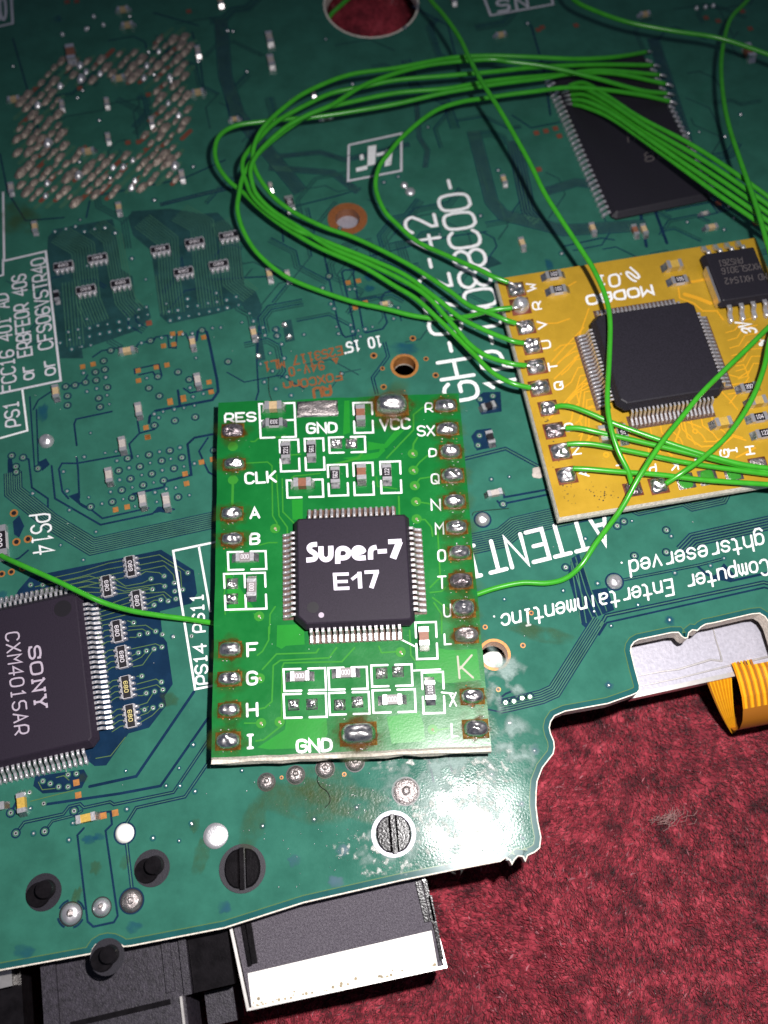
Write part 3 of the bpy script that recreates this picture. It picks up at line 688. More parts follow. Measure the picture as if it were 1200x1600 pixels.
rim(543, 342, 19, 31, 'copper_print'); rim(632, 572, 17.5, 22); rim(772.5, 1023, 21, 25.5); rim(580, 6, 72, 75, 'fr4', .15)
for x, y, r in ((584, 556, 5.5), (597.6, 576, 3.6), (599.4, 605, 5), (645, 529, 5), (665.7, 561, 4), (680.7, 586.7, 5), (22, 802, 6.5), (26, 847, 6.5), (44, 842.6, 6.5), (3, 897, 5.5), (18, 894, 5.5), (35.6, 888, 5.5), (830, 958, 3.8), (817, 1008.7, 4.2), (778.7, 1077.5, 4), (758, 980, 4), (440, 1215, 3), (538, 1210, 3.5)):
    s = S(x, y); b = MB('copper', 'dimple'); b.disc((0, 0), r * s, .0046, 18, 0); b.disc((0, 0), r * .58 * s, .0058, 14, 1)
    put('drilled_pad', b.mesh('drilled_pad'), main, at(x, y))
for x, y, r, m in ((541, 338, 22, 'steel'), (634, 580, 19, 'steel'), (778, 1030, 26, 'label_white')):   # what stands under the screw holes
    b = MB(m, 'epoxy_dark'); s = S(x, y)
    zs = -.11 if m == 'steel' and r > 20 else -.30
    b.disc((0, 0), r * s, zs, 28, 0); b.prism([(r * s * math.cos(i * .2244), r * s * math.sin(i * .2244)) for i in range(28)], zs - .3, zs - .002, 0)
    if r < 20: b.disc((-.05, -.02), .055, -.292, 20, 1)
    put('standoff', b.mesh('standoff'), main, at(x, y))
# ---- round solder joints
for i, (x, y, r, h, m, fl) in enumerate(((73, 690, 12, .06, 'tin', 0), (195, 1302, 15, .05, 'label_white', 0), (337, 1306, 19.5, .015, 'tin', 1), (634, 1236.5, 20, .02, 'dull_solder', 2), (416.5, 1222, 13, .05, 'dull_solder', 2), (462, 1211, 13.5, .05, 'dull_solder', 2), (508, 1201, 14, .05, 'dull_solder', 2), (554.5, 1191, 14, .05, 'dull_solder', 2),
        (111, 1428, 16.5, .05, 'tin', 2), (159, 1417.5, 14, .05, 'tin', 2), (205.6, 1407.5, 16, .05, 'dull_solder', 2), (960, 909, 12.5, .05, 'tin', 0), (754, 812, 11.5, .05, 'tin', 0), (641, 300, 8, .03, 'tin', 0), (631.7, 290, 6, .03, 'tin', 0))):
    s = S(x, y); b = MB(m, 'dull_solder', 'dimple')
    if fl == 2: b.disc((0, 0), r * 1.12 * s, .0046, 22, 2)
    b.dome(0, 0, .005, r * s, r * s, h, 0, n=22, rings=6, sq=2, rough=.12, seed=i, sharp=.5 if fl != 1 else .25)
    if fl == 2: b.dome(.003, .004, h * .9 + .004, r * .38 * s, r * .38 * s, .02, 1, n=12, rings=3, sq=2, rough=.5, seed=i)
    put('solder_joint', b.mesh('solder_joint', True), main, at(x, y))

# ---- silk screen lettering
sk = lambda *a, **k: text('printed_text', *a, z=.0042, parent=main, **k)
sk('GH-072-42', (749, 621), (678, 335), (698, 629), 6, gap=1.25)
sk('1P-0088C00-', (815, 606), (722, 273), (764, 614), 6, gap=.75)
sk('ATTENTION', (944, 802.3), (654, 873.3), (958, 847.5), 6.2, gap=1.4)
sk('Computer EntertainmentInc.', (1198, 873.5), (766, 964.5), (1202.5, 897), 3.1, gap=1.7)
sk('ghtsreserved.', (1191, 833), (965, 880.5), (1195.5, 857), 3.1, gap=1.74)
sk('PS14', (46.5, 806), (53, 867), (77, 802), 3.0, gap=1.4)
sk('PS14 PS11', (325, 1067.5), (316.6, 927.5), (306.5, 1069.5), 3.2, gap=1.3)
sk('or CFS06V5TR40', (86.5, 584), (69.5, 402), (64.5, 589), 3.1, m='old_silk', gap=1.2)
sk('or ERBFE0R 40S', (53, 591), (39.5, 428), (31, 595.5), 3.1, m='old_silk', gap=1.2)
sk('PS1 FCC16 401 AD', (31.5, 664), (12, 458), (9.5, 668), 3.1, m='old_silk', gap=1.2)
sk('10 15', (594, 525), (541, 535.5), (597, 540), 3.0, gap=1.7)
sk('E253117 ML1', (533, 541), (412, 567), (535.5, 553.5), 3.0, m='copper_print', gap=1.7)
sk('^ 94V-0', (527.5, 559.5), (451, 575), (530, 572), 3.0, m='copper_print', gap=2.4)
sk('FOXCOnn', (532, 581.5), (443, 598.5), (534.5, 593), 3.0, m='copper_print', gap=1.4)
sk('RU', (515.5, 602.5), (489, 607), (518, 616.5), 4.4, m='copper_print', gap=1)
def silk_lines():
    for pts, wd, m in (('5,300 6.7,408 71.7,393 95,595 0,615', 3.4, 'old_silk'), ('5,405 5,430 -6,433', 3, 'old_silk'), ('35,608 43,673 0,685', 3.2, 'silk'), ('-6,470 -2,500', 3, 'old_silk'),
                       ('345,845.5 270.7,861 305,1077 340,1070', 3.4, 'silk'), ('310.6,853 329,957', 3.4, 'silk'), ('17.4,-10 20,36.7 -10,43.5', 3.4, 'old_silk'), ('752,-14 766.7,24.5 864,7 858,-20', 3.6, 'old_silk'), ('545,227 627,209 627,267 544,283 545,227', 3.6, 'old_silk')):
        P = pp(pts); sc = S(*P[1]) if abs(P[1][0]) < 1300 else .006
        put('printed_line', MB(m).ribbon(PX(P), wd * sc, .0042, cap=False).mesh('printed_line'), main)
    b = MB('silk')
    for q in ('575,229 588,227 586,257 574,260', '556,263 574,258.5 574,265 557,269', '588,240 602,237 602,242 588,245', '603,235 614,231 611,258 601,261', '562,243 567,241 569,249 563,251'):
        b.poly([(p.x, p.y, .0044) for p in PX(pp(q))])
    put('printed_emblem', b.mesh('printed_emblem'), main)
    text('printed_text', 'N5', (822, -6), (776, 1), (825, 11), 4.4, .0042, main, 'old_silk', gap=2.6)
    text('printed_text', '8', (10, 30), (8, -6), (-8, 33), 4, .0042, main, 'old_silk')
    put('printed_dot', MB('silk').disc((0, 0), .013, .0042, 12).mesh('printed_dot'), main, at(540, 552))
silk_lines()
# ---- resistor networks, chip capacitors and resistors on the main board
def network(px, py, a, vertical, tm='res_print', flip=False):
    L, W, H = .205, .105, .05
    b = cached('netbody', lambda: MB('ceramic', 'res_black').box(-L / 2, L / 2, -W / 2 + .012, W / 2 - .012, .004, H - .004, 0).box(-L / 2 + .004, L / 2 - .004, -W / 2 + .020, W / 2 - .020, H - .004, H, 1).mesh('resistor_network'))
    M = at(px, py, 0, a); o = put('resistor_network', b, main, M)
    tmn = cached('netterm', lambda: MB('tin').box(-.019, .019, -.006, .018, .004, H - .002).dome(0, -.012, .003, .017, .022, .034, n=10, rings=3).mesh('terminal', False))
    for i in range(4):
        x = (i - 1.5) * .052
        put('terminal', tmn, o, M @ Matrix.Translation((x, -W / 2 + .006, 0)))
        put('terminal', tmn, o, M @ Matrix.Translation((x, W / 2 - .006, 0)) @ Matrix.Rotation(math.pi, 4, 'Z'))
    def mt():
        t = MB(tm); sg = -1 if flip else 1; e = .0062
        for i, ch in enumerate('680'):
            for st in G[ch].split('|'): t.ribbon([(sg * ((i - 1) * 6 + int(q[0]) - 2) * e, sg * (int(q[1]) - 5) * .0054) for q in st.split()], .0050, H + .002)
        return t.mesh('marking')
    put('marking', cached(('net', tm, flip), mt), o, M)
DN = A_MAIN - math.pi / 2
for x, y, fl, tm in ((205.6, 887, True, 'res_print'), (169, 917.7, False, 'res_print'), (216, 941, False, 'res_print'), (185, 988, False, 'res_print'), (192.5, 1028, False, 'res_print'), (199, 1075, False, 'yellow_print'), (205.6, 1120, False, 'yellow_print')):
    network(x, y, DN, True, tm, fl)
for i, (x, y) in enumerate(((101, 419), (154, 407), (136, 456), (190, 446), (251.7, 393), (305, 382), (358, 371.7), (288, 428), (342.7, 417))):
    network(x, y, A_MAIN, False, 'res_print', i in (1, 2, 4, 6, 8))
UPR = A_MAIN + math.pi / 2
for x, y, k, body, sz in ((200, 551, 'h', 'tan_ceramic', 1.1), (302, 538, 'v', 'tan_ceramic', 1), (310, 597, 'v', 'grey_ceramic', 1.1), (89, 615, 'v', 'tan_ceramic', 1.1), (193, 697, 'v', 'grey_ceramic', 1.15), (218, 643, 'v', 'grey_ceramic', 1.1), (397, 523, 'v', 'tan_ceramic', 1),
        (172, 745.6, 'v', 'grey_ceramic', 1.15), (224.5, 783.5, 'v', 'grey_ceramic', 1.15), (261.5, 785, 'v', 'grey_ceramic', 1.15), (36.4, 1255.5, 'v', 'yellow_ceramic', 1.2), (137, 1279, 'h', 'yellow_ceramic', 1.2), (-4, 1262, 'h', 'grey_ceramic', 1.1),
        (601.7, 477, 'h', 'tan_ceramic', .8), (421.7, 431.7, 'v', 'tan_ceramic', 1), (450, 433, 'v', 'grey_ceramic', .9), (772.5, 772.5, 'h', 'grey_ceramic', 1.05), (421.7, 64, 'v', 'grey_ceramic', 1.3), (424, 100, 'v', 'grey_ceramic', 1.3),
        (423, 293, 'v', 'grey_ceramic', .7), (490, 147, 'v', 'tan_ceramic', .7), (510, 187, 'h', 'grey_ceramic', .8), (782, 57, 'h', 'tan_ceramic', .9), (708, 2, 'v', 'brown_ceramic', 1), (786.7, 284, 'v', 'tan_ceramic', .9), (1006.7, 25, 'h', 'tan_ceramic', .9),
        (1168, 86, 'v', 'brown_ceramic', 1.6), (925, 360, 'v', 'tan_ceramic', 1), (991, 363, 'v', 'brown_ceramic', 1), (1005, 362, 'v', 'tan_ceramic', 1), (1110, 358, 'h', 'tan_ceramic', 1), (815, 383, 'v', 'tan_ceramic', 1), (367, 188, 'h', 'tan_ceramic', .7),
        (345, 5, 'v', 'tan_ceramic', 1), (310, 83, 'v', 'grey_ceramic', 1), (310, 147, 'h', 'tan_ceramic', 1), (285, 277, 'v', 'grey_ceramic', 1), (187, 328, 'v', 'tan_ceramic', 1), (56, 358, 'v', 'tan_ceramic', 1), (19, 297, 'v', 'grey_ceramic', 1), (23, 158, 'h', 'tan_ceramic', 1),
        (187, 125, 'h', 'tan_ceramic', 1), (168, 163, 'v', 'grey_ceramic', .9), (98, 167, 'v', 'grey_ceramic', .9), (170, 218, 'v', 'grey_ceramic', .9), (238, 193, 'v', 'grey_ceramic', .9), (139, 239, 'h', 'tan_ceramic', 1), (113, 90, 'v', 'brown_ceramic', 1.8),
        (193, 18, 'h', 'tan_ceramic', 1), (200, 42, 'h', 'tan_ceramic', 1), (90, 465, 'v', 'res_black', .9), (1100, 335, 'h', 'grey_ceramic', .6)):
    two_ended(main, x, y, 0, A_MAIN if k == 'h' else UPR, .128 * sz, .053 * sz, .052 * sz, 'chip_capacitor', body)
two_ended(main, 453, 320, 0, UPR + math.pi, .165, .085, .05, 'chip_resistor', 'ceramic', 'res_black', '095')
two_ended(main, 763, 637, 0, A_MAIN + .1, .13, .065, .05, 'chip_resistor', 'res_black', 'res_black', capf=.28)
two_ended(main, 765.5, 686, 0, UPR, .13, .065, .05, 'chip_resistor', 'res_black', 'res_black', capf=.28)
two_ended(main, 1, 849, 0, UPR - .02, .30, .15, .07, 'chip_resistor', 'ceramic', 'res_black', '000', label='big black surface resistor with white rim at the left end of a green wire')
for i, (x, y) in enumerate(((445, 508), (451.7, 526.7), (401, 529), (404, 557))):
    put('solder_pad', MB('solder').dome(0, 0, .003, .034, .030, .035, n=14, rings=4, rough=.4, seed=i).mesh('solder_pad', True), main, at(x, y, 0, A_MAIN))
for i, (x, y) in enumerate(((1088, 14), (1102, 12), (1114, 10), (98, 55), (135, 47), (147, 27), (162, 40))):
    put('solder_pad', MB('tin').dome(0, 0, .003, .026, .026, .035, n=12, rings=3, sq=2, seed=i).mesh('solder_pad', True), main, at(x, y))
# ---- underside of the graphics chip: a square ring of slanting solder lumps
def inside(p, poly):
    c = False; n = len(poly)
    for i in range(n):
        (x1, y1), (x2, y2) = poly[i], poly[i - 1]
        if (y1 > p[1]) != (y2 > p[1]) and p[0] < (x2 - x1) * (p[1] - y1) / (y2 - y1) + x1: c = not c
    return c
def lump_ring():
    outer = pp('25,150 100,95 235,72 248,45 300,42 296,150 292,215 262,228 287,240 277,285 100,322 45,318 25,270'); inner = pp('112,130 150,125 222,124 236,150 232,200 220,232 180,240 130,235 108,222 92,190 102,150')
    r = random.Random(9); ms = [MB('beige_solder').dome(0, 0, .003, .068, .034, .03, n=12, rings=3, sq=2.4, rough=.5, seed=k).mesh('solder_lump', True) for k in range(5)]
    ms += [MB('tin').dome(0, 0, .003, .046, .030, .045, n=12, rings=3, sq=2.2, rough=.4, seed=k).mesh('solder_lump', True) for k in range(2)]
    st = MB('trace_mask', 'dull_copper'); dx, dy = .72, -.69; k = 0
    for i in range(-22, 24):
        for j in range(-26, 26):
            x = 160 + dx * i * 15 + .69 * j * 13.5 + 2.4 * (i % 2); y = 185 + dy * i * 15 + .72 * j * 13.5
            if not inside((x, y), outer) or inside((x, y), inner): continue
            a = ang((x, y), (x + dx, y + dy))
            st.ribbon(PX([(x - 9 * dx, y - 9 * dy), (x + 9 * dx, y + 9 * dy)]), 7.5 * S(x, y), .0036, 1 if r.random() < .15 else 0)
            if r.random() < .16 or k >= 290: continue
            k += 1; q = r.uniform(.7, 1.15)
            q *= r.uniform(.9, 1.45); put('solder_lump', ms[r.choice((0, 1, 2, 3, 4, 0, 1, 2, 3, 4, 0, 1, 2, 5, 6))], main, at(x + r.uniform(-2, 2), y + r.uniform(-2, 2), 0, a) @ Matrix.Scale(q, 4))
    put('lump_strips', st.mesh('lump_strips'), main, kind='stuff')
lump_ring()
# ---- the square chip with lettering, lower left
def sony_chip():
    zt = .15; c0, c1 = U(118, 927, zt), U(144, 1156.5, zt); e = (c1 - c0); L = e.length; d = e / L; o = Vector((-d.y, d.x, 0)); o = o if o.x < 0 else -o
    q = [c0, c0 + o * L, c1 + o * L, c1]
    ch = chip_body(q, 0.01, zt, 'microchip', main, 'epoxy', .03, label='big square black chip with pale lettering, half out of the picture')
    out = -o; m0 = (c0 + c1) / 2
    row_of_pins(ch, c0 + d * .10 + out * .035, c1 - d * .10 + out * .035, 26, out, .002, .024, .125, .075)
    row_of_pins(ch, c1 + o * .10 + d * .035, c1 + o * (L - .1) + d * .035, 26, d, .002, .024, .125, .075)
    row_of_pins(ch, c0 + o * .10 - d * .035, c0 + o * (L - .1) - d * .035, 26, -d, .002, .024, .125, .075)
    z = zt + .002
    put('pin_one_mark', MB('dimple').disc((0, 0), 13.5 * S(98, 950, zt), 0, 26).mesh('pin_one_mark'), ch, at(98, 950.6, z))
    text('marking', 'ŚÓŃÝ', (44.5, 1012), (55.5, 1109), (62, 1009), 3.3, z, ch, 'laser_dim', gap=.9, cap=False)
    text('marking', 'CXM4015AR', (8.5, 990), (24, 1148), (29, 987), 2.5, z, ch, 'laser_dim', gap=1.8)
sony_chip()
def memory_chip():
    zt = .11; c = [U(*p, zt) for p in ((963, 332), (1109, 302), (1018, 80), (887, 107))]
    a, b = c[0], c[1]; ux = (b - a).normalized(); uy = Vector((-ux.y, ux.x, 0)); W = (b - a).length; L = (c[3] - a).dot(uy)
    q = [a, a + ux * W, a + ux * W + uy * L, a + uy * L]
    ch = chip_body(q, .01, zt, 'microchip', main, 'epoxy_dark', .02, label='long black memory chip crossed by bundles of green wires')
    row_of_pins(ch, a + uy * .06 - ux * .03, a + uy * (L - .06) - ux * .03, 28, -ux, .002, .034, .092, .055, 'tin')
    row_of_pins(ch, a + uy * .06 + ux * (W + .03), a + uy * (L - .06) + ux * (W + .03), 28, ux, .002, .034, .092, .055, 'tin')
    text('marking', '88', (1040, 232), (1007, 239), (1042, 246), 2.2, zt + .002, ch, 'laser_faint', gap=2)
    text('marking', 'K4H', (1020, 200), (980, 208), (1022, 214), 2, zt + .002, ch, 'laser_faint', gap=2)
memory_chip()

# ---- black moulded pegs and slotted posts that come up through the board
def peg(px, py, r, slotted, label=None, metal=False, z=.0):
    s = S(px, py); b = MB('plastic', 'epoxy_dark', 'steel'); R = r * s; n = 30
    circ = lambda q, cx=0, cy=0: [(cx + q * math.cos(2 * math.pi * i / n), cy + q * math.sin(2 * math.pi * i / n)) for i in range(n)]
    if slotted:
        if metal: b.ring((0, 0), R * .82, R, .012, n, 2)
        else: b.ring((0, 0), R * .84, R, .008, n, 1)
        b.disc((0, 0), R * .84, .006, n, 1)
        b.box(-R * .09, R * .09, -R * .84, R * .84, .007, .05, 0)
        for sx in (-1, 1):
            arc = [(sx * (.2 * R + .50 * R * math.sin(math.pi * i / 10)), R * .72 * math.cos(math.pi * i / 10)) for i in range(11)]
            b.prism(arc, .007, .035, 0, .015)
    else:
        b.ring((0, 0), R * .9, R, .006, n, 1); b.disc((0, 0), R * .9, .004, n, 1)
        b.prism(circ(R * .62, -R * .28, -R * .12), .005, .03, 0, .008); b.prism(circ(R * .46, R * .2, R * .12), .03, .10, 0, .01)
    put('moulded_peg', b.mesh('moulded_peg'), main, at(px, py, z, A_MAIN - math.radians(8)), label)
peg(68.5, 1394, 28, False); peg(237.7, 1356.5, 28, False); peg(379, 1357, 36.5, True); peg(615, 1303, 35, True, None, True); peg(168, 1495, 27, False)

# ---- silver port and black port soldered under the lower edge
def ports():
    zt = -.18
    P = lambda *a: U(*a, zt)
    lt, lb, rb, rt = P(357.7, 1446.5), P(386, 1580), P(699, 1512), P(671, 1373)
    up = Vector(((lt - lb).x, (lt - lb).y, 0)); inw = up.normalized() * .9
    port = put('silver_port', MB('plastic_speckle', 'plastic').prism([tuple(q[:2]) for q in (lb + up * .02 + (rb - lb) * .02, rb + (lb - rb) * .02 + up * .02, rt + inw + (lb - rb) * .02, lt + inw + (rb - lb) * .02)], -.5, zt - .02, 0, side=1).mesh('silver_port'), main, None, 'silver framed connector with a white label at the board edge')
    b = MB('shell_metal'); t = .022
    def bar(a, c, wd, z0, z1, m=b):
        d = (c - a).normalized(); n_ = Vector((-d.y, d.x, 0)) * wd
        m.prism([tuple(q[:2]) for q in (a, c, c + n_, a + n_)], z0, z1)
    bar(lb, lt + inw, -.024, -.55, zt + .005); bar(rb, rt + inw, .024, -.55, zt + .005); bar(lb - Vector((0, 0, 0)), rb, .02, -.55, zt - .002)
    put('shell', b.mesh('shell'), port)
    lab = MB('label_white'); lab.poly([tuple(p) for p in (U(387, 1521, zt - .012), U(393.5, 1576, zt - .012), U(684, 1511, zt - .012), U(674, 1454, zt - .012))])
    put('label_strip', lab.mesh('label_strip'), port)
    dr = MB('fr4_dark'); rr = random.Random(12)
    for k in range(46):
        f_ = rr.random(); v_ = abs(rr.gauss(0, .10)); p = U(393.5, 1576, zt).lerp(U(684, 1511, zt), f_).lerp(U(387, 1521, zt).lerp(U(674, 1454, zt), f_), min(.9, v_ + .02)); dr.disc(p, rr.uniform(.003, .014), zt - .010 + k * 1e-5, 8)
    put('dirt_specks', dr.mesh('dirt_specks'), port, kind='stuff')
    for x, y, x2, y2, wd in ((384, 1442, 394, 1506, .045), (377, 1446, 388, 1510, .03), (649, 1378, 664, 1441, .045), (660, 1376, 674, 1440, .035), (669, 1400, 688, 1500, .03)):
        r = MB('plastic'); bar(U(x, y, zt), U(x2, y2, zt), wd, zt - .022, zt + .012, r); put('rib', r.mesh('rib'), port)
    # black port
    zb = -.22
    Q = lambda *a: U(*a, zb)
    d = (Q(300, 1457) - Q(80, 1507)).normalized(); n_ = Vector((d.y, -d.x, 0)); o = Q(84, 1500) - n_ * .5
    def slab(u0, u1, v0, v1, z0, z1, m, name, par, grow=0.):
        pts = [o + d * u + n_ * v for u, v in ((u0, v0), (u0, v1), (u1, v1), (u1, v0))]
        return put(name, MB(m).prism([tuple(p[:2]) for p in pts], z0, z1, 0, grow).mesh(name), par)
    bp = slab(.0, 1.02, 0, 1.9, -.95, zb, 'plastic_dusty', 'black_port', main)
    bp['label'] = 'black plastic socket block under the lower left edge of the board'
    slab(-.10, .02, 0, 1.9, -.95, zb + .035, 'plastic_dusty', 'ridge', bp); slab(.88, .95, 0, .93, -.9, zb + .03, 'plastic_dusty', 'ridge', bp); slab(1.02, 1.08, 0, .98, -.95, zb + .035, 'plastic_dusty', 'ridge', bp)
    slab(1.09, 1.42, 0, .98, -.95, zb - .02, 'plastic', 'side_block', bp); slab(1.12, 1.36, 1.0, 1.26, -.95, zb - .3, 'plastic_dusty', 'step', bp); slab(.1, .9, .98, 1.02, -.9, zb + .015, 'plastic', 'seam', bp)
    slab(.98, 1.0, .98, 1.9, -.9, zb + .03, 'shell_metal', 'edge_strip', bp)
    lp = slab(-.95, -.32, .35, 1.9, -.95, zb - .15, 'plastic', 'corner_socket', main); lp['label'] = 'dark socket with metal tongues in the lower left corner'
    slab(-.5, -.36, .48, .62, -.5, zb - .05, 'shell_metal', 'metal_tongue', lp); slab(-.75, -.69, .75, 1.05, -.5, zb - .05, 'shell_metal', 'metal_tongue', lp); slab(-.53, -.46, .95, 1.08, -.5, zb - .08, 'shell_metal', 'metal_tongue', lp)
    slab(-.75, -.69, 1.18, 1.6, -.5, zb - .05, 'shell_metal', 'metal_tongue', lp); slab(-.7, -.2, 1.1, 1.2, -.5, zb - .05, 'plastic', 'bar', lp)
ports()

# ---- flux, ink and dirt on the main board
def films():
    b = MB('flux_film')
    for i, (x, y, rx, ry) in enumerate(((725, 1268, 92, 70), (640, 1192, 60, 14), (690, 1205, 100, 34), (785, 1060, 38, 50), (610, 1320, 62, 30), (805, 1165, 38, 40))):
        b.blob(U(x, y, .0070 + i * .0004), rx * S(x, y), 0.0070 + i * .0004, 40, 0, i + 3, ry * S(x, y), .5, A_MAIN)
    put('flux_film', b.mesh('flux_film', True), main, kind='stuff')
    b = MB('flux_crumbs')
    for i, (x, y, rx, ry) in enumerate(((715, 1275, 95, 70), (650, 1185, 70, 16), (770, 1205, 50, 30), (620, 1340, 60, 28), (575, 1320, 60, 20))):
        b.blob(U(x, y, .0100), rx * S(x, y), .0100 + i * .0003, 40, 0, i + 13, ry * S(x, y), .5, A_MAIN)
    put('flux_crust', b.mesh('flux_crust', True), main, kind='stuff')
    b = MB('flux_olive')
    for i, (x, y, rx, ry) in enumerate(((845, 990, 60, 14), (265, 1092, 16, 12), (315, 1335, 14, 30), (510, 1230, 60, 30), (540, 1250, 80, 30), (150, 1355, 10, 12), (195, 1345, 8, 14), (305, 1290, 8, 12), (130, 1215, 8, 9), (120, 1400, 8, 16), (470, 1255, 90, 30), (395, 1290, 20, 50), (30, 340, 40, 30))):
        b.blob(U(x, y, .0064), rx * S(x, y), .0064 + i * .0002, 28, 0, i + 23, ry * S(x, y), .4, -A_MAIN)
    put('flux_stain', b.mesh('flux_stain', True), main, kind='stuff')
    b = MB('ink_blue')
    for i, (x, y, rx, ry) in enumerate(((67, 645, 9, 20), (577, 433, 8, 8), (577, 451, 9, 7), (858, 415, 7, 14), (140, 1312, 12, 8), (155, 1308, 10, 7), (37, 1487, 18, 12), (208, 1448, 14, 9), (350, 1418, 12, 10), (460, 1344, 12, 10), (535, 1328, 12, 10), (524, 1377, 14, 9), (1046, 970, 9, 8), (951, 1072, 9, 8), (835, 1172, 10, 9), (628, 545, 30, 14), (3, 935, 10, 14), (90, 30, 8, 8))):
        b.blob(U(x, y, .0052), rx * S(x, y), .0052 + i * .0001, 22, 0, i + 43, ry * S(x, y), .4, 0)
    put('ink_spots', b.mesh('ink_spots', True), main, kind='stuff')
    r = random.Random(5); b = MB('tin')           # fine solder and dust spatter, scattered to add sparkling glints
    for i in range(330):
        x, y = (r.gauss(640, 110), r.gauss(1290, 55)) if i < 240 else (r.uniform(20, 1180), r.uniform(430, 1450))
        if not inside((x, y), OUT) or y > 1370 - (x - 629) * .2 - 12: continue
        C = U(x, y); q = r.uniform(.0022, .0062); b.dome(C.x, C.y, .0105, q, q, q * 1.2, 0, n=6, rings=2, sq=2)
    put('spatter_glints', b.mesh('spatter_glints', True), main, kind='stuff')
    b = MB('fibre_grey')
    C = U(840, 739); b.dome(C.x, C.y, .004, .055, .06, .012, n=16, rings=3, rough=.8, seed=4); put('glue_spot', b.mesh('glue_spot', True), main)
    for q, l in (('519,1196 497,1213 500,1228 512,1238 516,1252 508,1262', 'fine dark hair curling below the lower edge of the green board'), ('420,590 421,615 431,640', 'fine dark hair running up to the top left edge of the green board'), ('795,795 745,800 738,806', 'fine dark hair beside a round solder point right of the green board')):
        put('hair', MB('dimple').tube([p + Vector((0, 0, .012)) for p in smooth_path(PX(pp(q)))], .0030, 4).mesh('hair'), None, None, l, 'hair', 'stray hairs on the main board')
films()
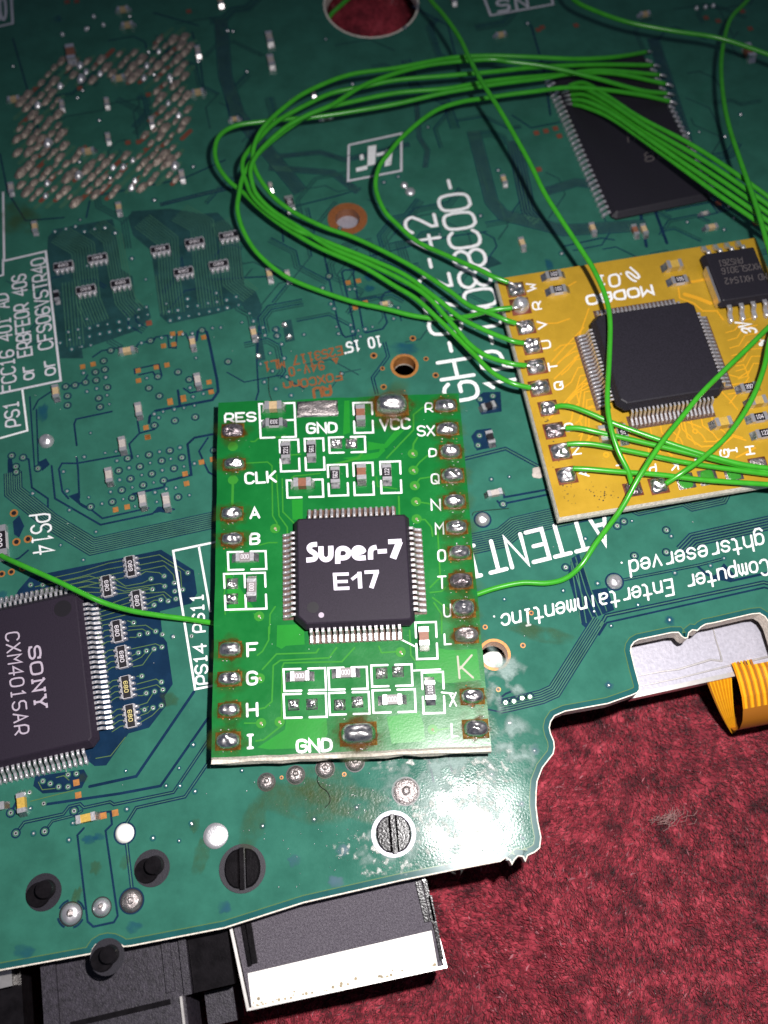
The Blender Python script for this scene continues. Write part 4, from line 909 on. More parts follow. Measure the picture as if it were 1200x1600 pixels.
# ================================================================== GREEN BOARD (the one with the lettered chip)
ZG = .26
gb = put('green_add_on_board', None, None, Matrix.Translation(U(548, 900, .1)), 'small bright green circuit board carrying the chip lettered Super-7 E17', 'circuit board')
def gprint(*a, **k): return text('printed_text', *a, z=ZG + .0046, parent=gb, **k)
def green_board():
    r = random.Random(3)
    cn = [(330.3, 1184), (767.5, 1165), (716.6, 614.5), (341.2, 629.3)]
    ring = []
    for i in range(4):                      # sawn edges, slightly uneven
        a, c = cn[i], cn[(i + 1) % 4]
        for k in range(16): ring.append((a[0] + (c[0] - a[0]) * k / 16 + (r.uniform(-.7, .7) if k else 0), a[1] + (c[1] - a[1]) * k / 16 + (r.uniform(-.8, .8) if k else 0)))
    top = [(p.x, p.y) for p in PX(ring, ZG)]; b = MB('green_mask', 'fr4', 'fr4_dark'); n = len(top)
    sk_ = [.040, .006, .004, .010]              # each side's snapped slope differs
    lev = []
    for z, k in ((ZG, 0), (ZG - .035, .35), (ZG - .055, 1.), (ZG - .12, 1.15)):
        lv = []
        for i in range(n):
            s0 = i // 16; a, c = Vector(top[(s0 * 16)]), Vector(top[((s0 + 1) * 16) % n]); d = (c - a).normalized(); o = Vector((d.y, -d.x)) * sk_[s0] * k * r.uniform(.75, 1.15)
            p = Vector(top[i]) + o
            if i % 16 == 0:
                a2 = Vector(top[i - 16]); d2 = (a - a2).normalized(); p = p + Vector((d2.y, -d2.x)) * sk_[s0 - 1] * k
            lv.append((p.x, p.y, z))
        lev.append(lv)
    b.add([q for lv in lev for q in lv], [tuple(range(n))], 0)
    for j in range(3):
        for i in range(n): b.f.append((j * n + i, (j + 1) * n + i, (j + 1) * n + (i + 1) % n, j * n + (i + 1) % n)); b.mi.append(1)
    b.f.append(tuple(3 * n + n - 1 - i for i in range(n))); b.mi.append(2)
    put('board_panel', b.mesh('board_panel'), gb)
    # copper under the mask: pours and traces
    t = MB('green_pour', 'green_trace')
    for q in ('433,977 475,975 476,1007 447,1009 440,1014 432,1010', '680,1012 705,1016 745,1014 751,1062 722,1066 690,1068 650,1046 648,1034 688,1030', '447,1124 510,1122 512,1146 500,1168 420,1171 402,1168 445,1140',
              '604,1120 655,1112 662,1132 664,1158 612,1162', '538,626 546,626 547,676 536,680', '456,780 473,780 473,812 457,812', '352,885 400,955 358,957', '395,958 404,972 412,962', '575,690 600,694 618,672 632,672 604,700 575,704', '535,716 560,712 592,706 598,692 602,704 590,716 560,720'):
        t.k += 1; t.poly([(p.x, p.y, ZG + .0010 + (t.k % 8) * 1e-5) for p in PX(pp(q), ZG)], 0)
    for q, wd in (('364,664 364,672', 1), ('392,690 398,690 404,685 440,683 446,680', 2.2), ('384,724 418,722 425,728 426,806 433,818', 2.2), ('432,742 436,806 449,824 449,836', 2.2), ('436,724 441,712 470,710', 2.2), ('441,748 442,800 460,818', 2.2), ('364,752 363,788', 4),
                  ('405,852 420,848 433,848', 2.2), ('366,754 372,750', 2), ('420,980 420,1000 410,1018 402,1024', 2.4), ('430,948 422,960 421,990', 2.4), ('410,1046 432,1022 494,1020 498,1014', 2.6), ('385,1112 414,1106 425,1096 427,1040 438,1032 514,1028 526,1012', 2.6), ('400,1158 412,1156 440,1134 444,1128', 2.6), ('440,1126 441,1042 444,1036 534,1034 554,1012', 2.6),
                  ('702,634 660,637 646,648 646,672 604,716', 2.6), ('645,706 646,694 652,684', 3), ('646,735 656,722 668,712', 2.6), ('648,758 656,748 676,745', 2.6), ('650,784 664,786 674,788', 2.6), ('652,812 664,812 674,824 676,838', 2.6), ('684,832 688,905', 2.6), ('672,918 690,900', 2.4), ('672,926 690,924 696,918', 2.4), ('676,934 700,952', 2.6), ('678,942 690,960 690,990', 2.6), ('640,985 642,1024 648,1032', 2.4),
                  ('623,776 624,806', 3), ('592,1010 596,1020 626,1018', 2.6), ('676,1142 700,1138', 2.6), ('588,745 590,760 620,764', 2), ('386,1066 408,1060', 2.2), ('382,1130 404,1130', 2.2), ('352,960 350,930 356,890', 2), ('522,726 560,716 572,700', 4), ('455,748 460,744 500,740', 2.2)):
        P = PX(pp(q), ZG); t.ribbon(P, wd * S(*pp(q)[0], ZG), ZG + .0024, 1)
    for x, y in ((645, 709), (646, 735), (648, 759), (650, 784), (651, 811), (626, 1019), (676, 1140), (430, 826), (364, 698), (364, 750), (406, 1060), (405, 963), (408, 1130), (437, 1128)):
        C = U(x, y, ZG); s = S(x, y, ZG); t.disc(C, 8 * s, ZG + .0032, 18, 1)
    put('copper_traces', t.mesh('copper_traces'), gb, kind='stuff')
    d = MB('fr4_dark', 'tin')
    for x, y in ((645, 709), (646, 735), (648, 759), (650, 784), (651, 811), (626, 1019), (676, 1140), (430, 826), (406, 1060), (405, 963), (408, 1130), (437, 1128)):
        C = U(x, y, ZG); s = S(x, y, ZG); d.disc(C, 2.2 * s, ZG + .0040, 10, 0); d.dome(C.x + 2 * s, C.y - 3 * s, ZG + .0040, 1.6 * s, 1.1 * s, .006, 1, n=8, rings=2, sq=2)
    for k in range(70):
        x = r.uniform(350, 750); y = r.uniform(640, 1160); C = U(x, y, ZG); q = r.uniform(.0015, .0038); d.dome(C.x, C.y, ZG + .003, q, q, q, 1, n=6, rings=2, sq=2)
    put('via_dots', d.mesh('via_dots'), gb, kind='stuff')
    # white component outlines: brackets with a gap half-way along
    def bracket(x0, y0, x1, y1, horiz, mids=(), sk=-.03, gap=9):
        m = MB('silk'); s = S(x0, y0, ZG) * 3.1; z = ZG + .0046
        Y = lambda x, y: (x + (y - y0) * .045, y + (x - x0) * sk)
        xm, ym = (x0 + x1) / 2, (y0 + y1) / 2
        if horiz: L = [[(xm - gap, y0), (x0, y0), (x0, y1), (xm - gap, y1)], [(xm + gap, y0), (x1, y0), (x1, y1), (xm + gap, y1)]] + [[(x0, y), (xm - gap, y)] for y in mids] + [[(xm + gap, y), (x1, y)] for y in mids]
        else: L = [[(x0, ym - gap), (x0, y0), (x1, y0), (x1, ym - gap)], [(x0, ym + gap), (x0, y1), (x1, y1), (x1, ym + gap)]] + [[(x, y0), (x, ym - gap)] for x in mids] + [[(x, ym + gap), (x, y1)] for x in mids]
        for l in L: m.ribbon(PX([Y(*p) for p in l], ZG), s, z, cap=True)
        put('component_outline', m.mesh('component_outline'), gb)
    bracket(405, 631.5, 460, 684.5, True, (658,), gap=6)
    bracket(437, 688, 466, 737, False, (), gap=5); bracket(476, 686, 505, 735, False, (), gap=5); bracket(514, 684, 570, 708, True, (), gap=6)
    bracket(552, 630, 581, 677, False, (), gap=5); bracket(448, 751, 504, 778, True, (), gap=6); bracket(512, 727, 542, 775, False, (), gap=5); bracket(552, 724, 582, 774, False, (), gap=5); bracket(594, 722, 625, 771, False, (), gap=5)
    bracket(356, 863, 415, 891, True, (), gap=6); bracket(350, 897, 414, 953, False, (382,), gap=6)
    bracket(443, 1046, 508, 1080, True, gap=6); bracket(443, 1085, 509, 1122, True, gap=6); bracket(513, 1044, 573, 1078, True, gap=6); bracket(514, 1083, 576, 1117, True, gap=6); bracket(580, 1040, 643, 1073, True, gap=6); bracket(582, 1079, 648, 1114, True, gap=6)
    bracket(659, 1051, 692, 1115, False, gap=6); bracket(649, 973, 681, 1030, False, gap=5)
    m = MB('silk')
    for q in ('646,1048 688,1046', '690,1082 708,1084', '628,1000 648,1010'): put('printed_line', MB('silk').ribbon(PX(pp(q)[:2], ZG), 2.6 * S(650, 1050, ZG), ZG + .0046).mesh('printed_line'), gb)
    for a in (('RES', (352, 659.5), (399.5, 657.5), (351.3, 646.5), 3.3), ('CLK', (384, 755.5), (431, 752.5), (383, 739.5), 3.6), ('GND', (480, 676.5), (526, 675), (479.5, 662), 3.6), ('VCC', (595, 671.5), (640.5, 669), (594, 656), 3.6), ('A', (391.5, 809.5), (405, 808.5), (391, 794.5), 3.6),
              ('B', (391.5, 850), (405, 849), (391, 834.5), 3.8), ('F', (387, 1025), (402, 1024), (386.5, 1006), 4), ('G', (386.5, 1069.5), (401.5, 1068.5), (386, 1050.5), 4), ('H', (386.5, 1119), (402, 1118), (386, 1100), 4), ('I', (384, 1169), (398, 1168), (384, 1149), 4), ('GND', (464.5, 1175), (518, 1172.5), (464, 1157), 4.4)):
        gprint(*a, gap=1.4)
    for ch, x0, y0, x1, y1, wd in (('R', 665, 630, 676, 643.5, 2.3), ('SX', 653, 666, 679, 680.5, 2.6), ('D', 671, 701.5, 682, 713, 2.6), ('Q', 674.5, 741, 686, 755.5, 2.6), ('N', 674.5, 781, 688, 796.5, 2.8), ('M', 681, 818, 693, 834.5, 2.4), ('O', 685, 860, 696, 876.5, 3),
              ('T', 685, 901, 697, 919, 2.6), ('U', 694, 945, 704.5, 963.5, 2.6), ('L', 695, 991, 705, 1006.5, 2.8), ('X', 703, 1083, 713, 1103, 2.6), ('L', 706, 1131, 715, 1150.5, 2.6)):
        gprint(ch, (x0, y1 + .3), (x1, y1 - .3), (x0 - .6, y0), wd, gap=1.2)
    k = MB('lint_scratch'); sc = S(726, 1040, ZG)
    for q in ('715,1026 718,1060', '737,1024 719,1045', '720,1042 739,1059'): k.ribbon(PX(pp(q), ZG), 3.2 * sc, ZG + .0050)
    put('scratched_letter', k.mesh('scratched_letter'), gb)
green_board()
def green_parts():
    z = ZG + .001; A = A_GREEN; V_ = A_GREEN + math.pi / 2
    def pad(x, y, wd, hg, h, m='solder', seed=0, rough=.45, sq=3.2, tarn=True, name='solder_pad', label=None):
        s = S(x, y, ZG); b = MB(m, 'tarnish')
        w2, h2 = wd * s / 2, hg * s / 2
        b.prism([(-w2 * 1.04, -h2 * 1.08), (w2 * 1.04, -h2 * 1.08), (w2 * 1.04, h2 * 1.08), (-w2 * 1.04, h2 * 1.08)], .001, .005, 1 if tarn else 0)
        b.dome(0, 0, .006, w2 * .98, h2 * .98, h, 0, n=26, rings=8, sq=sq, rough=rough, seed=seed, sharp=.42)
        put(name, b.mesh(name, True), gb, at(x, y, z, A), label)
    P = [(364, 673, 34, 22, .03, 'burnt_solder'), (366, 726, 34, 19, .06, 'solder'), (362.5, 803, 34, 22, .05, 'solder'), (363, 843, 34, 20, .06, 'solder'), (359.6, 1015, 35, 24, .05, 'solder'), (359, 1061, 37, 22, .06, 'solder'), (358.5, 1109.5, 35, 22, .06, 'solder'), (356.5, 1158, 38, 26, .06, 'solder'),
         (696, 634, 34, 20, .045, 'solder'), (699, 670.5, 34, 21, .04, 'solder'), (703.5, 706, 33, 23, .07, 'solder'), (707, 743.5, 35, 23, .07, 'solder'), (710, 784.5, 34, 22, .06, 'solder'), (713, 824, 34, 22, .06, 'solder'), (718, 864, 35, 22, .065, 'solder'), (720, 908, 36, 25, .06, 'burnt_solder'), (724, 951, 36, 28, .08, 'solder'), (728.5, 993, 37, 24, .07, 'dull_solder'), (738, 1088.5, 37, 24, .075, 'solder'), (743, 1139, 40, 28, .08, 'solder')]
    for i, (x, y, a, b_, h, m) in enumerate(P): pad(x, y, a, b_, h * (1.05 + .25 * ((i * 7) % 5) / 4), m, i, .34 if h < .05 else (.12, .3, .18, .24)[i % 4], 3.4 if h < .06 else 2.8)
    pad(612, 634, 50, 34, .12, 'solder', 31, .16, 3.2); pad(560, 1147, 56, 34, .12, 'solder', 37, .12, 3.4)
    s = S(496, 639, ZG); b = MB('dull_solder', 'solder'); b.prism([(-32 * s, -14 * s), (32 * s, -14 * s), (32 * s, 14 * s), (-32 * s, 14 * s)], .001, .006, 1)
    b.dome(0, 0, .0065, 30 * s, 12.5 * s, .008, 0, n=40, rings=8, sq=9, rough=.9, seed=5, sharp=.3); put('ground_pad', b.mesh('ground_pad', True), gb, at(496, 639, z, A))
    for i, (x, y) in enumerate(((525.5, 693), (549, 693), (363, 912), (363, 936), (459, 1101.5), (487.5, 1100.5), (531, 1101.5), (558.5, 1097), (596.5, 1052), (622, 1049.5))):
        pad(x, y, 17, 16, .035, 'solder', 50 + i, .6, 4, False)
    def res(x, y, v, t, grey=False, fl=False):
        two_ended(gb, x, y, z, (V_ if v else A), .155, .08, .048, 'chip_resistor', 'ceramic', 'grey_top' if grey else 'res_black', t, fil=.045, flip=fl, tm='res_print', capf=.2)
    def capc(x, y, v, m): two_ended(gb, x, y, z, (V_ if v else A), .155, .082, .08, 'chip_capacitor', m, fil=.04, capf=.26)
    capc(428, 639, False, 'tan_ceramic'); res(429, 663, False, '333', False, True); res(447, 707, True, '221'); res(487, 705, True, '561'); capc(563.5, 650, True, 'brown_ceramic'); capc(473, 758.5, False, 'brown_ceramic'); res(524, 745, True, '562'); capc(565, 742, True, 'brown_ceramic'); res(604.5, 741, True, '122')
    for q in ((383.5, 872.5, False), (394, 920, True), (469, 1058, False), (540.5, 1052.5, False), (613, 1094.5, False)): res(*q, '000', True)
    res(672, 1080, True, '103'); capc(662, 997.5, True, 'brown_ceramic')
    # the lettered chip
    zt = ZG + .15; q = [U(*p, zt) for p in ((466, 972), (645, 970), (633, 803), (463, 813))]
    ctr = sum(q, Vector()) / 4; ux = Vector((math.cos(A), math.sin(A), 0)); uy = Vector((-ux.y, ux.x, 0)); h = .495
    q = [ctr - ux * h - uy * h, ctr + ux * h - uy * h, ctr + ux * h + uy * h, ctr - ux * h + uy * h]
    ch = chip_body(q, ZG + .012, zt, 'microchip', gb, 'epoxy', .022, cut=(0, .075), slope=.03, label='square black chip lettered Super-7 E17 with silver pins on all sides')
    st = MB('footing')
    for d, o in ((ux, -uy), (ux, uy), (uy, ux), (uy, -ux)):
        a, b_ = ctr - d * .385 + o * (h + .01), ctr + d * .385 + o * (h + .01)
        row_of_pins(ch, a, b_, 16, o, ZG + .006, .023, .128, .075)
        st.ribbon([ctr - d * .41 + o * (h + .085), ctr + d * .41 + o * (h + .085)], .115, ZG + .0050, cap=False)
    put('pin_footing', st.mesh('pin_footing'), ch)
    zz = zt + .002
    s = S(488, 949, zt); dm = MB('dimple').disc((0, 0), 9.2 * s, 0, 24); put('pin_one_mark', dm.mesh('pin_one_mark'), ch, at(489, 949, zz))
    put('pale_dot', MB('laser_dim').disc((0, 0), 4.4 * s, 0, 14).mesh('pale_dot'), ch, at(502, 961, zz))
    t = MB('laser'); sc = S(550, 860, zz)
    for p in ('495.5,850.5 487,851 482.5,855 484.5,860.5 491,864 494.5,868 492,873 488,874.5 478.5,875.2', '501.5,853.5 501.5,867.5 503.5,872 508,874.8 512.5,874 516,871 517.2,866.5 516.8,852.8', '527.8,880.8 527.6,863 529.5,858.5 534,856.5 539.5,857 544,860 545,865 543,869.5 538,871.8 532,871.9',
              '553,865.5 568,861.5 567,858.5 562.5,855.8 557,856 553.2,859.5 552.5,865 554.5,869.8 559.5,872.3 571.5,871.3', '579,874.3 578.8,861 581.5,856.5 588.5,855'):
        R_ = PX(pp(p), zz); R_ = chaikin(chaikin(R_)) if len(R_) > 3 else R_
        t.ribbon(R_, 8.3 * sc, zz, 0, cap=False)
    for p, wd in (('590,861.8 604.5,860.9', 7.5), ('606.5,846.6 627.5,845.4', 8), ('624.5,846 614,872.6', 10.5), ('522.8,896 524.5,922', 5.6), ('520,897.6 545,896.8', 5.2), ('522,909 543.5,908.4', 5), ('523,919.8 546,918.9', 5.4), ('561.5,893.5 563,919.4', 6.4), ('549.5,905.5 560.5,897', 5), ('569.5,894.2 592,893', 5.6), ('588.5,894 580.2,918.8', 7)):
        t.ribbon(PX(pp(p), zz), wd * sc, zz, 0, cap=False)
    put('marking', t.mesh('marking'), ch)
    # burnt flux round the hand-soldered pads
    b = MB('flux_amber', 'flux_amber'); o = MB('flux_olive')
    for i, (x, y, a, c, h_, m) in enumerate(P + [(613, 636, 56, 40, 0, ''), (560, 1147, 62, 40, 0, '')]):
        b.blob(U(x, y, ZG + .0064), a * .62 * S(x, y, ZG), ZG + .0064, 30, 0, i + 70, c * .76 * S(x, y, ZG), .35, A)
        o.blob(U(x, y, ZG + .0056), a * .95 * S(x, y, ZG), ZG + .0056, 30, 0, i + 90, c * 1.15 * S(x, y, ZG), .4, A)
    put('burnt_flux', b.mesh('burnt_flux', True), gb, kind='stuff'); put('flux_stain', o.mesh('flux_stain', True), gb, kind='stuff')
    r = random.Random(8); d = MB('tin', 'copper')
    for x, y, a, c, h_, m in P + [(612, 634, 50, 33, 0, ''), (560, 1147, 58, 36, 0, '')]:
        for k in range(4):
            sx = r.choice((-1, 1)); px_ = x + r.uniform(-a / 2, a / 2); py_ = y + (c * .62 + r.uniform(0, 3)) * (1 if r.random() < .8 else -1)
            C = U(px_, py_, ZG); q_ = r.uniform(.0025, .006); d.dome(C.x, C.y, ZG + .006, q_ * 1.5, q_, q_, r.choice((0, 0, 1)), n=7, rings=2, sq=2)
    put('spatter_glints', d.mesh('spatter_glints', True), gb, kind='stuff')
green_parts()

# ================================================================== YELLOW BOARD
ZY = .25
yb = put('yellow_add_on_board', None, None, Matrix.Translation(U(1030, 590, .13)), 'small mustard yellow circuit board with a plain black square chip under green wires', 'circuit board')
def yellow_board():
    bl, tl, tr = U(874.5, 808.5, ZY), U(776, 436, ZY), U(1180.5, 371.5, ZY)
    ux = Vector((math.cos(A_YEL), math.sin(A_YEL), 0)); uy = Vector((-ux.y, ux.x, 0))
    Wd = (tr - tl).dot(ux); q = [bl, bl + ux * Wd, tr, tl]
    b = MB('yellow_mask', 'fr4', 'fr4_dark'); P = [tuple(p[:2]) for p in q]
    low = [tuple((Vector((*p, 0)) - uy * (.014 if i < 2 else -.0) + (-ux if i in (0, 3) else ux) * .012)[:2]) for i, p in enumerate(P)]
    vs = [(*p, ZY) for p in P] + [(*p, ZY - .05) for p in low] + [(*p, ZY - .10) for p in low]
    b.add(vs, [(0, 1, 2, 3)], 0); b.add([], [], 0)
    for j in (0, 4):
        for i in range(4): b.f.append((j + i, j + 4 + i, j + 4 + (i + 1) % 4, j + (i + 1) % 4)); b.mi.append(1)
    b.f.append((11, 10, 9, 8)); b.mi.append(2)
    put('board_panel', b.mesh('board_panel'), yb)
    t = MB('yellow_trace'); s = S(950, 600, ZY)
    for p, wd in (('858,655 878,634 892,618 908,600 918,590', 2), ('880,672 893,656 896,638 888,628 900,615 922,604', 2), ('906,690 912,672 905,656 912,640 926,634', 2), ('897,560 925,538 938,540', 2), ('862,565 880,545 912,512', 2), ('868,572 900,540 920,482', 2), ('866,592 905,555 925,545', 2), ('840,506 870,505 890,498', 2), ('850,455 880,452 900,440', 2),
                  ('1054,442 1085,440 1105,436', 5), ('1070,460 1090,466 1110,474', 7), ('1060,450 1062,466 1084,474 1098,486 1120,486 1130,500', 3), ('1140,630 1160,605 1170,590 1162,570 1150,572', 2), ('1130,605 1150,600 1172,598', 2), ('1138,616 1160,612', 2), ('1140,586 1155,590 1170,580', 2),
                  ('1068,655 1074,684 1096,698 1128,696 1145,682 1165,688', 2.4), ('1060,660 1062,672 1055,690 1080,704', 2.4), ('1075,660 1095,668', 2.4), ('1100,690 1118,690 1140,678 1160,684', 2), ('1125,610 1140,625 1152,640', 2), ('950,640 935,650 940,668 915,690', 2), ('920,598 900,612 905,630 890,640', 2), ('970,700 985,735', 2), ('1020,690 1050,712', 2.4), ('1150,715 1180,700', 2.4)):
        t.ribbon(PX(pp(p), ZY), wd * s, ZY + .0016)
    for i in range(9):                                   # fan-out between the left pads and the square chip
        x1, y1 = 905 + i * 3.4, 535 + i * 12.6; x0, y0 = 862 + i * 5.5, 548 + i * 19
        t.ribbon(PX([(x1, y1), (x1 - 12, y1 + 2), (x0 + 14, y0 - 8), (x0 + 4, y0)], ZY), 1.8 * s, ZY + .0016)
    for i in range(8):
        x1, y1 = 1000 + i * 16, 672 - i * 2.8; t.ribbon(PX([(x1, y1), (x1 + 2, y1 + 10), (x1 + 12 + i, y1 + 22), (x1 + 14 + i * 2, y1 + 38 - i)], ZY), 1.8 * s, ZY + .0016)
    for i in range(7):
        x1, y1 = 1120 + i * 3.2, 520 + i * 12; t.ribbon(PX([(x1 + 14, y1), (x1 + 28, y1 - 4), (x1 + 38, y1 - 18 - i), (x1 + 60, y1 - 24)], ZY), 1.8 * s, ZY + .0016)
    for x, y in ((1086, 674), (1135, 605), (947, 711)): t.ring(U(x, y, ZY), 2.4 * s, 4.6 * s, ZY + .0022, 14)
    put('copper_traces', t.mesh('copper_traces'), yb, kind='stuff')
    d = MB('epoxy_dark'); r = random.Random(6)          # specks of burnt flux along the left edge
    for k in range(60):
        x = r.gauss(0, 5); y = r.uniform(640, 790); C = U(852 + (y - 640) * .27 + x, y, ZY); q_ = r.uniform(.002, .007); d.disc(C, q_, ZY + .003 + k * 2e-6, 7)
    for k in range(30):
        C = U(r.gauss(940, 12), r.gauss(772, 8), ZY); d.disc(C, r.uniform(.002, .008), ZY + .004 + k * 2e-6, 7)
    put('burnt_specks', d.mesh('burnt_specks'), yb, kind='stuff')
    # solder pads
    z = ZY + .001
    for i, (x, y, a, c, h, m) in enumerate(((806, 453, 26, 24, .05, 'solder'), (813, 479, 28, 28, .11, 'tin'), (821.5, 511.5, 27, 24, .04, 'solder'), (831.5, 541.5, 27, 26, .06, 'solder'), (838, 573, 30, 26, .05, 'solder'), (843.5, 606.5, 31, 26, .06, 'solder'), (857, 638, 28, 24, .04, 'solder'), (866, 673, 30, 25, .03, 'burnt_solder'), (875.5, 706, 30, 27, .04, 'solder'), (885.5, 743, 29, 27, .04, 'solder'),
                                               (989, 765, 27, 22, .03, 'burnt_solder'), (1029, 759, 27, 26, .03, 'solder'), (1071, 752, 26, 24, .010, 'flux'), (1106, 746, 27, 24, .010, 'flux'), (1146, 741, 26, 20, .010, 'flux'), (1184, 724, 26, 18, .010, 'dull_solder'))):
        s = S(x, y, ZY); bb = MB('green_trace' if m == 'flux' else m, 'dull_copper' if m != 'flux' else 'dull_solder')
        w2, h2 = a * s / 2, c * s / 2
        bb.prism([(-w2 * 1.08, -h2 * 1.08), (w2 * 1.08, -h2 * 1.08), (w2 * 1.08, h2 * 1.08), (-w2 * 1.08, h2 * 1.08)], .001, .005, 1)
        bb.dome(0, 0, .006, w2 * (.98 if m != 'flux' else .8), h2 * .98, h, 0, n=24, rings=7, sq=2 if m == 'tin' else 4.5, rough=.5 if m != 'tin' else .1, seed=i + 120, sharp=.45)
        put('solder_pad', bb.mesh('solder_pad', True), yb, at(x, y, z, A_YEL))
    def yp(*a, **k): text('printed_text', *a, z=ZY + .0044, parent=yb, **k)
    for ch, x, y in (('W', 830, 449), ('R', 839, 478), ('V', 847, 508), ('U', 853.5, 538.5), ('T', 864, 573), ('Q', 873, 603), ('O', 889, 668), ('N', 901, 704), ('A', 913, 739), ('L', 967, 733), ('P', 1018, 732), ('K', 1052, 727), ('G', 1132, 709), ('H', 1172, 704), ('J', 1090, 722), ('I', 1145, 704)):
        if ch in 'LPKJ': yp(ch, (x + 6, y - 7), (x - 4, y - 5.5), (x + 8, y + 6), 2.4)
        else: yp(ch, (x + 7, y + 4.5), (x + 5, y - 7), (x - 5.5, y + 6.2), 2.6)
    yp('MODBO', (1017.5, 446), (915.5, 463), (1021, 459), 4, gap=1.2)
    yp('5', (992, 441), (977, 428), (1000, 431), 3.6); yp('0', (966.5, 428), (951, 430.5), (969, 446), 3.6); yp('1', (945, 430), (932, 432), (948, 446), 3.6)
    put('printed_dot', MB('silk').disc((0, 0), .012, 0, 10).mesh('printed_dot'), yb, at(970, 428, ZY + .0044))
    yp('3V', (1184, 519), (1170, 503), (1163, 520), 3.4, gap=1.4); yp('3.', (1196, 533), (1186, 530), (1190, 540), 3)
    # resistors and capacitors
    def two(x, y, k, t=None, a=A_YEL, flip=False):
        if k == 'r': two_ended(yb, x, y, z, a, .155, .085, .05, 'chip_resistor', 'ceramic', 'res_black', t, fil=.05, flip=flip)
        else: two_ended(yb, x, y, z, a, .15, .085, .08, 'chip_capacitor', {'c': 'tan_ceramic', 'b': 'yellow_ceramic'}[k], fil=.05)
    two(864, 433, 'r', '102'); two(871, 456, 'r', '102'); two(1051, 419, 'b'); two(1060, 441, 'r', '501', A_YEL, True); two(1168, 608, 'r', '392'); two(1181, 631, 'b'); two(1127, 664, 'b'); two(1184, 655, 'r', '104'); two(1192, 680, 'r', '122')
    two(942, 682, 'c', None, A_YEL + math.pi / 2 ); two(971, 678, 'r', '104', A_YEL + math.pi / 2)
    # square chip
    zt = ZY + .21; c = [U(*p, zt) for p in ((963, 632), (1133, 601), (1086.7, 472), (932, 495))]
    ctr = sum(c, Vector()) / 4; h = .505
    q = [ctr - ux * h - uy * h, ctr + ux * h - uy * h, ctr + ux * h + uy * h, ctr - ux * h + uy * h]
    ch = chip_body(q, ZY + .06, zt, 'microchip', yb, 'epoxy_dark', .05, slope=.035, label='plain black square chip standing high on its pins on the yellow board')
    st = MB('footing')
    for d, o in ((ux, -uy), (ux, uy), (uy, ux), (uy, -ux)):
        a, b_ = ctr - d * .40 + o * (h + .012), ctr + d * .40 + o * (h + .012)
        row_of_pins(ch, a, b_, 20, o, ZY + .006, .020, .15, .115)
        st.ribbon([ctr - d * .43 + o * (h + .115), ctr + d * .43 + o * (h + .115)], .15, ZY + .0034, cap=False)
    put('pin_footing', st.mesh('pin_footing'), ch)
    # eight-legged chip at the corner
    zt = ZY + .15; c = [U(*p, zt) for p in ((1130, 470), (1204, 456), (1181, 383), (1106, 396))]
    a = c[0]; W2 = .52; L2 = (c[3] - a).dot(uy); q = [a, a + ux * W2, a + ux * W2 + uy * L2, a + uy * L2]
    rc = chip_body(q, ZY + .015, zt, 'microchip', yb, 'epoxy_dark', .012, slope=.03, label='small eight-legged black chip at the upper right corner of the yellow board')
    me = cached('so8', lambda: pin_mesh(.045, .16, 0, .08))
    for i in range(4):
        p = a + ux * (.07 + i * .125) - uy * .02; put('pin', me, rc, Matrix.Translation((p.x, p.y, ZY + .004)) @ Matrix.Rotation(A_YEL - math.pi / 2, 4, 'Z'))
        p = a + ux * (.07 + i * .125) + uy * (L2 + .02); put('pin', me, rc, Matrix.Translation((p.x, p.y, ZY + .004)) @ Matrix.Rotation(A_YEL + math.pi / 2, 4, 'Z'))
    e = MB('shell_metal'); e.prism([tuple(v[:2]) for v in (a - ux * .035 + uy * .01, a - ux * .012 + uy * .01, a - ux * .012 + uy * L2 * .76, a - ux * .035 + uy * L2 * .76)], ZY + .02, zt - .02); put('side_glint', e.mesh('side_glint'), rc)  # bright strip standing in for the reflection on the chip's side
    for s_, p0, p1, pt in (('MD HX1542', (1197, 427), (1132, 435), (1199, 436)), ('MX25L3016', (1187, 411), (1127, 419.5), (1189, 420)), ('PN5261', (1159, 402), (1122, 407.5), (1161, 411))):
        text('marking', s_, p0, p1, pt, 1.3, zt + .002, rc, 'laser_faint', gap=1.6)
yellow_board()

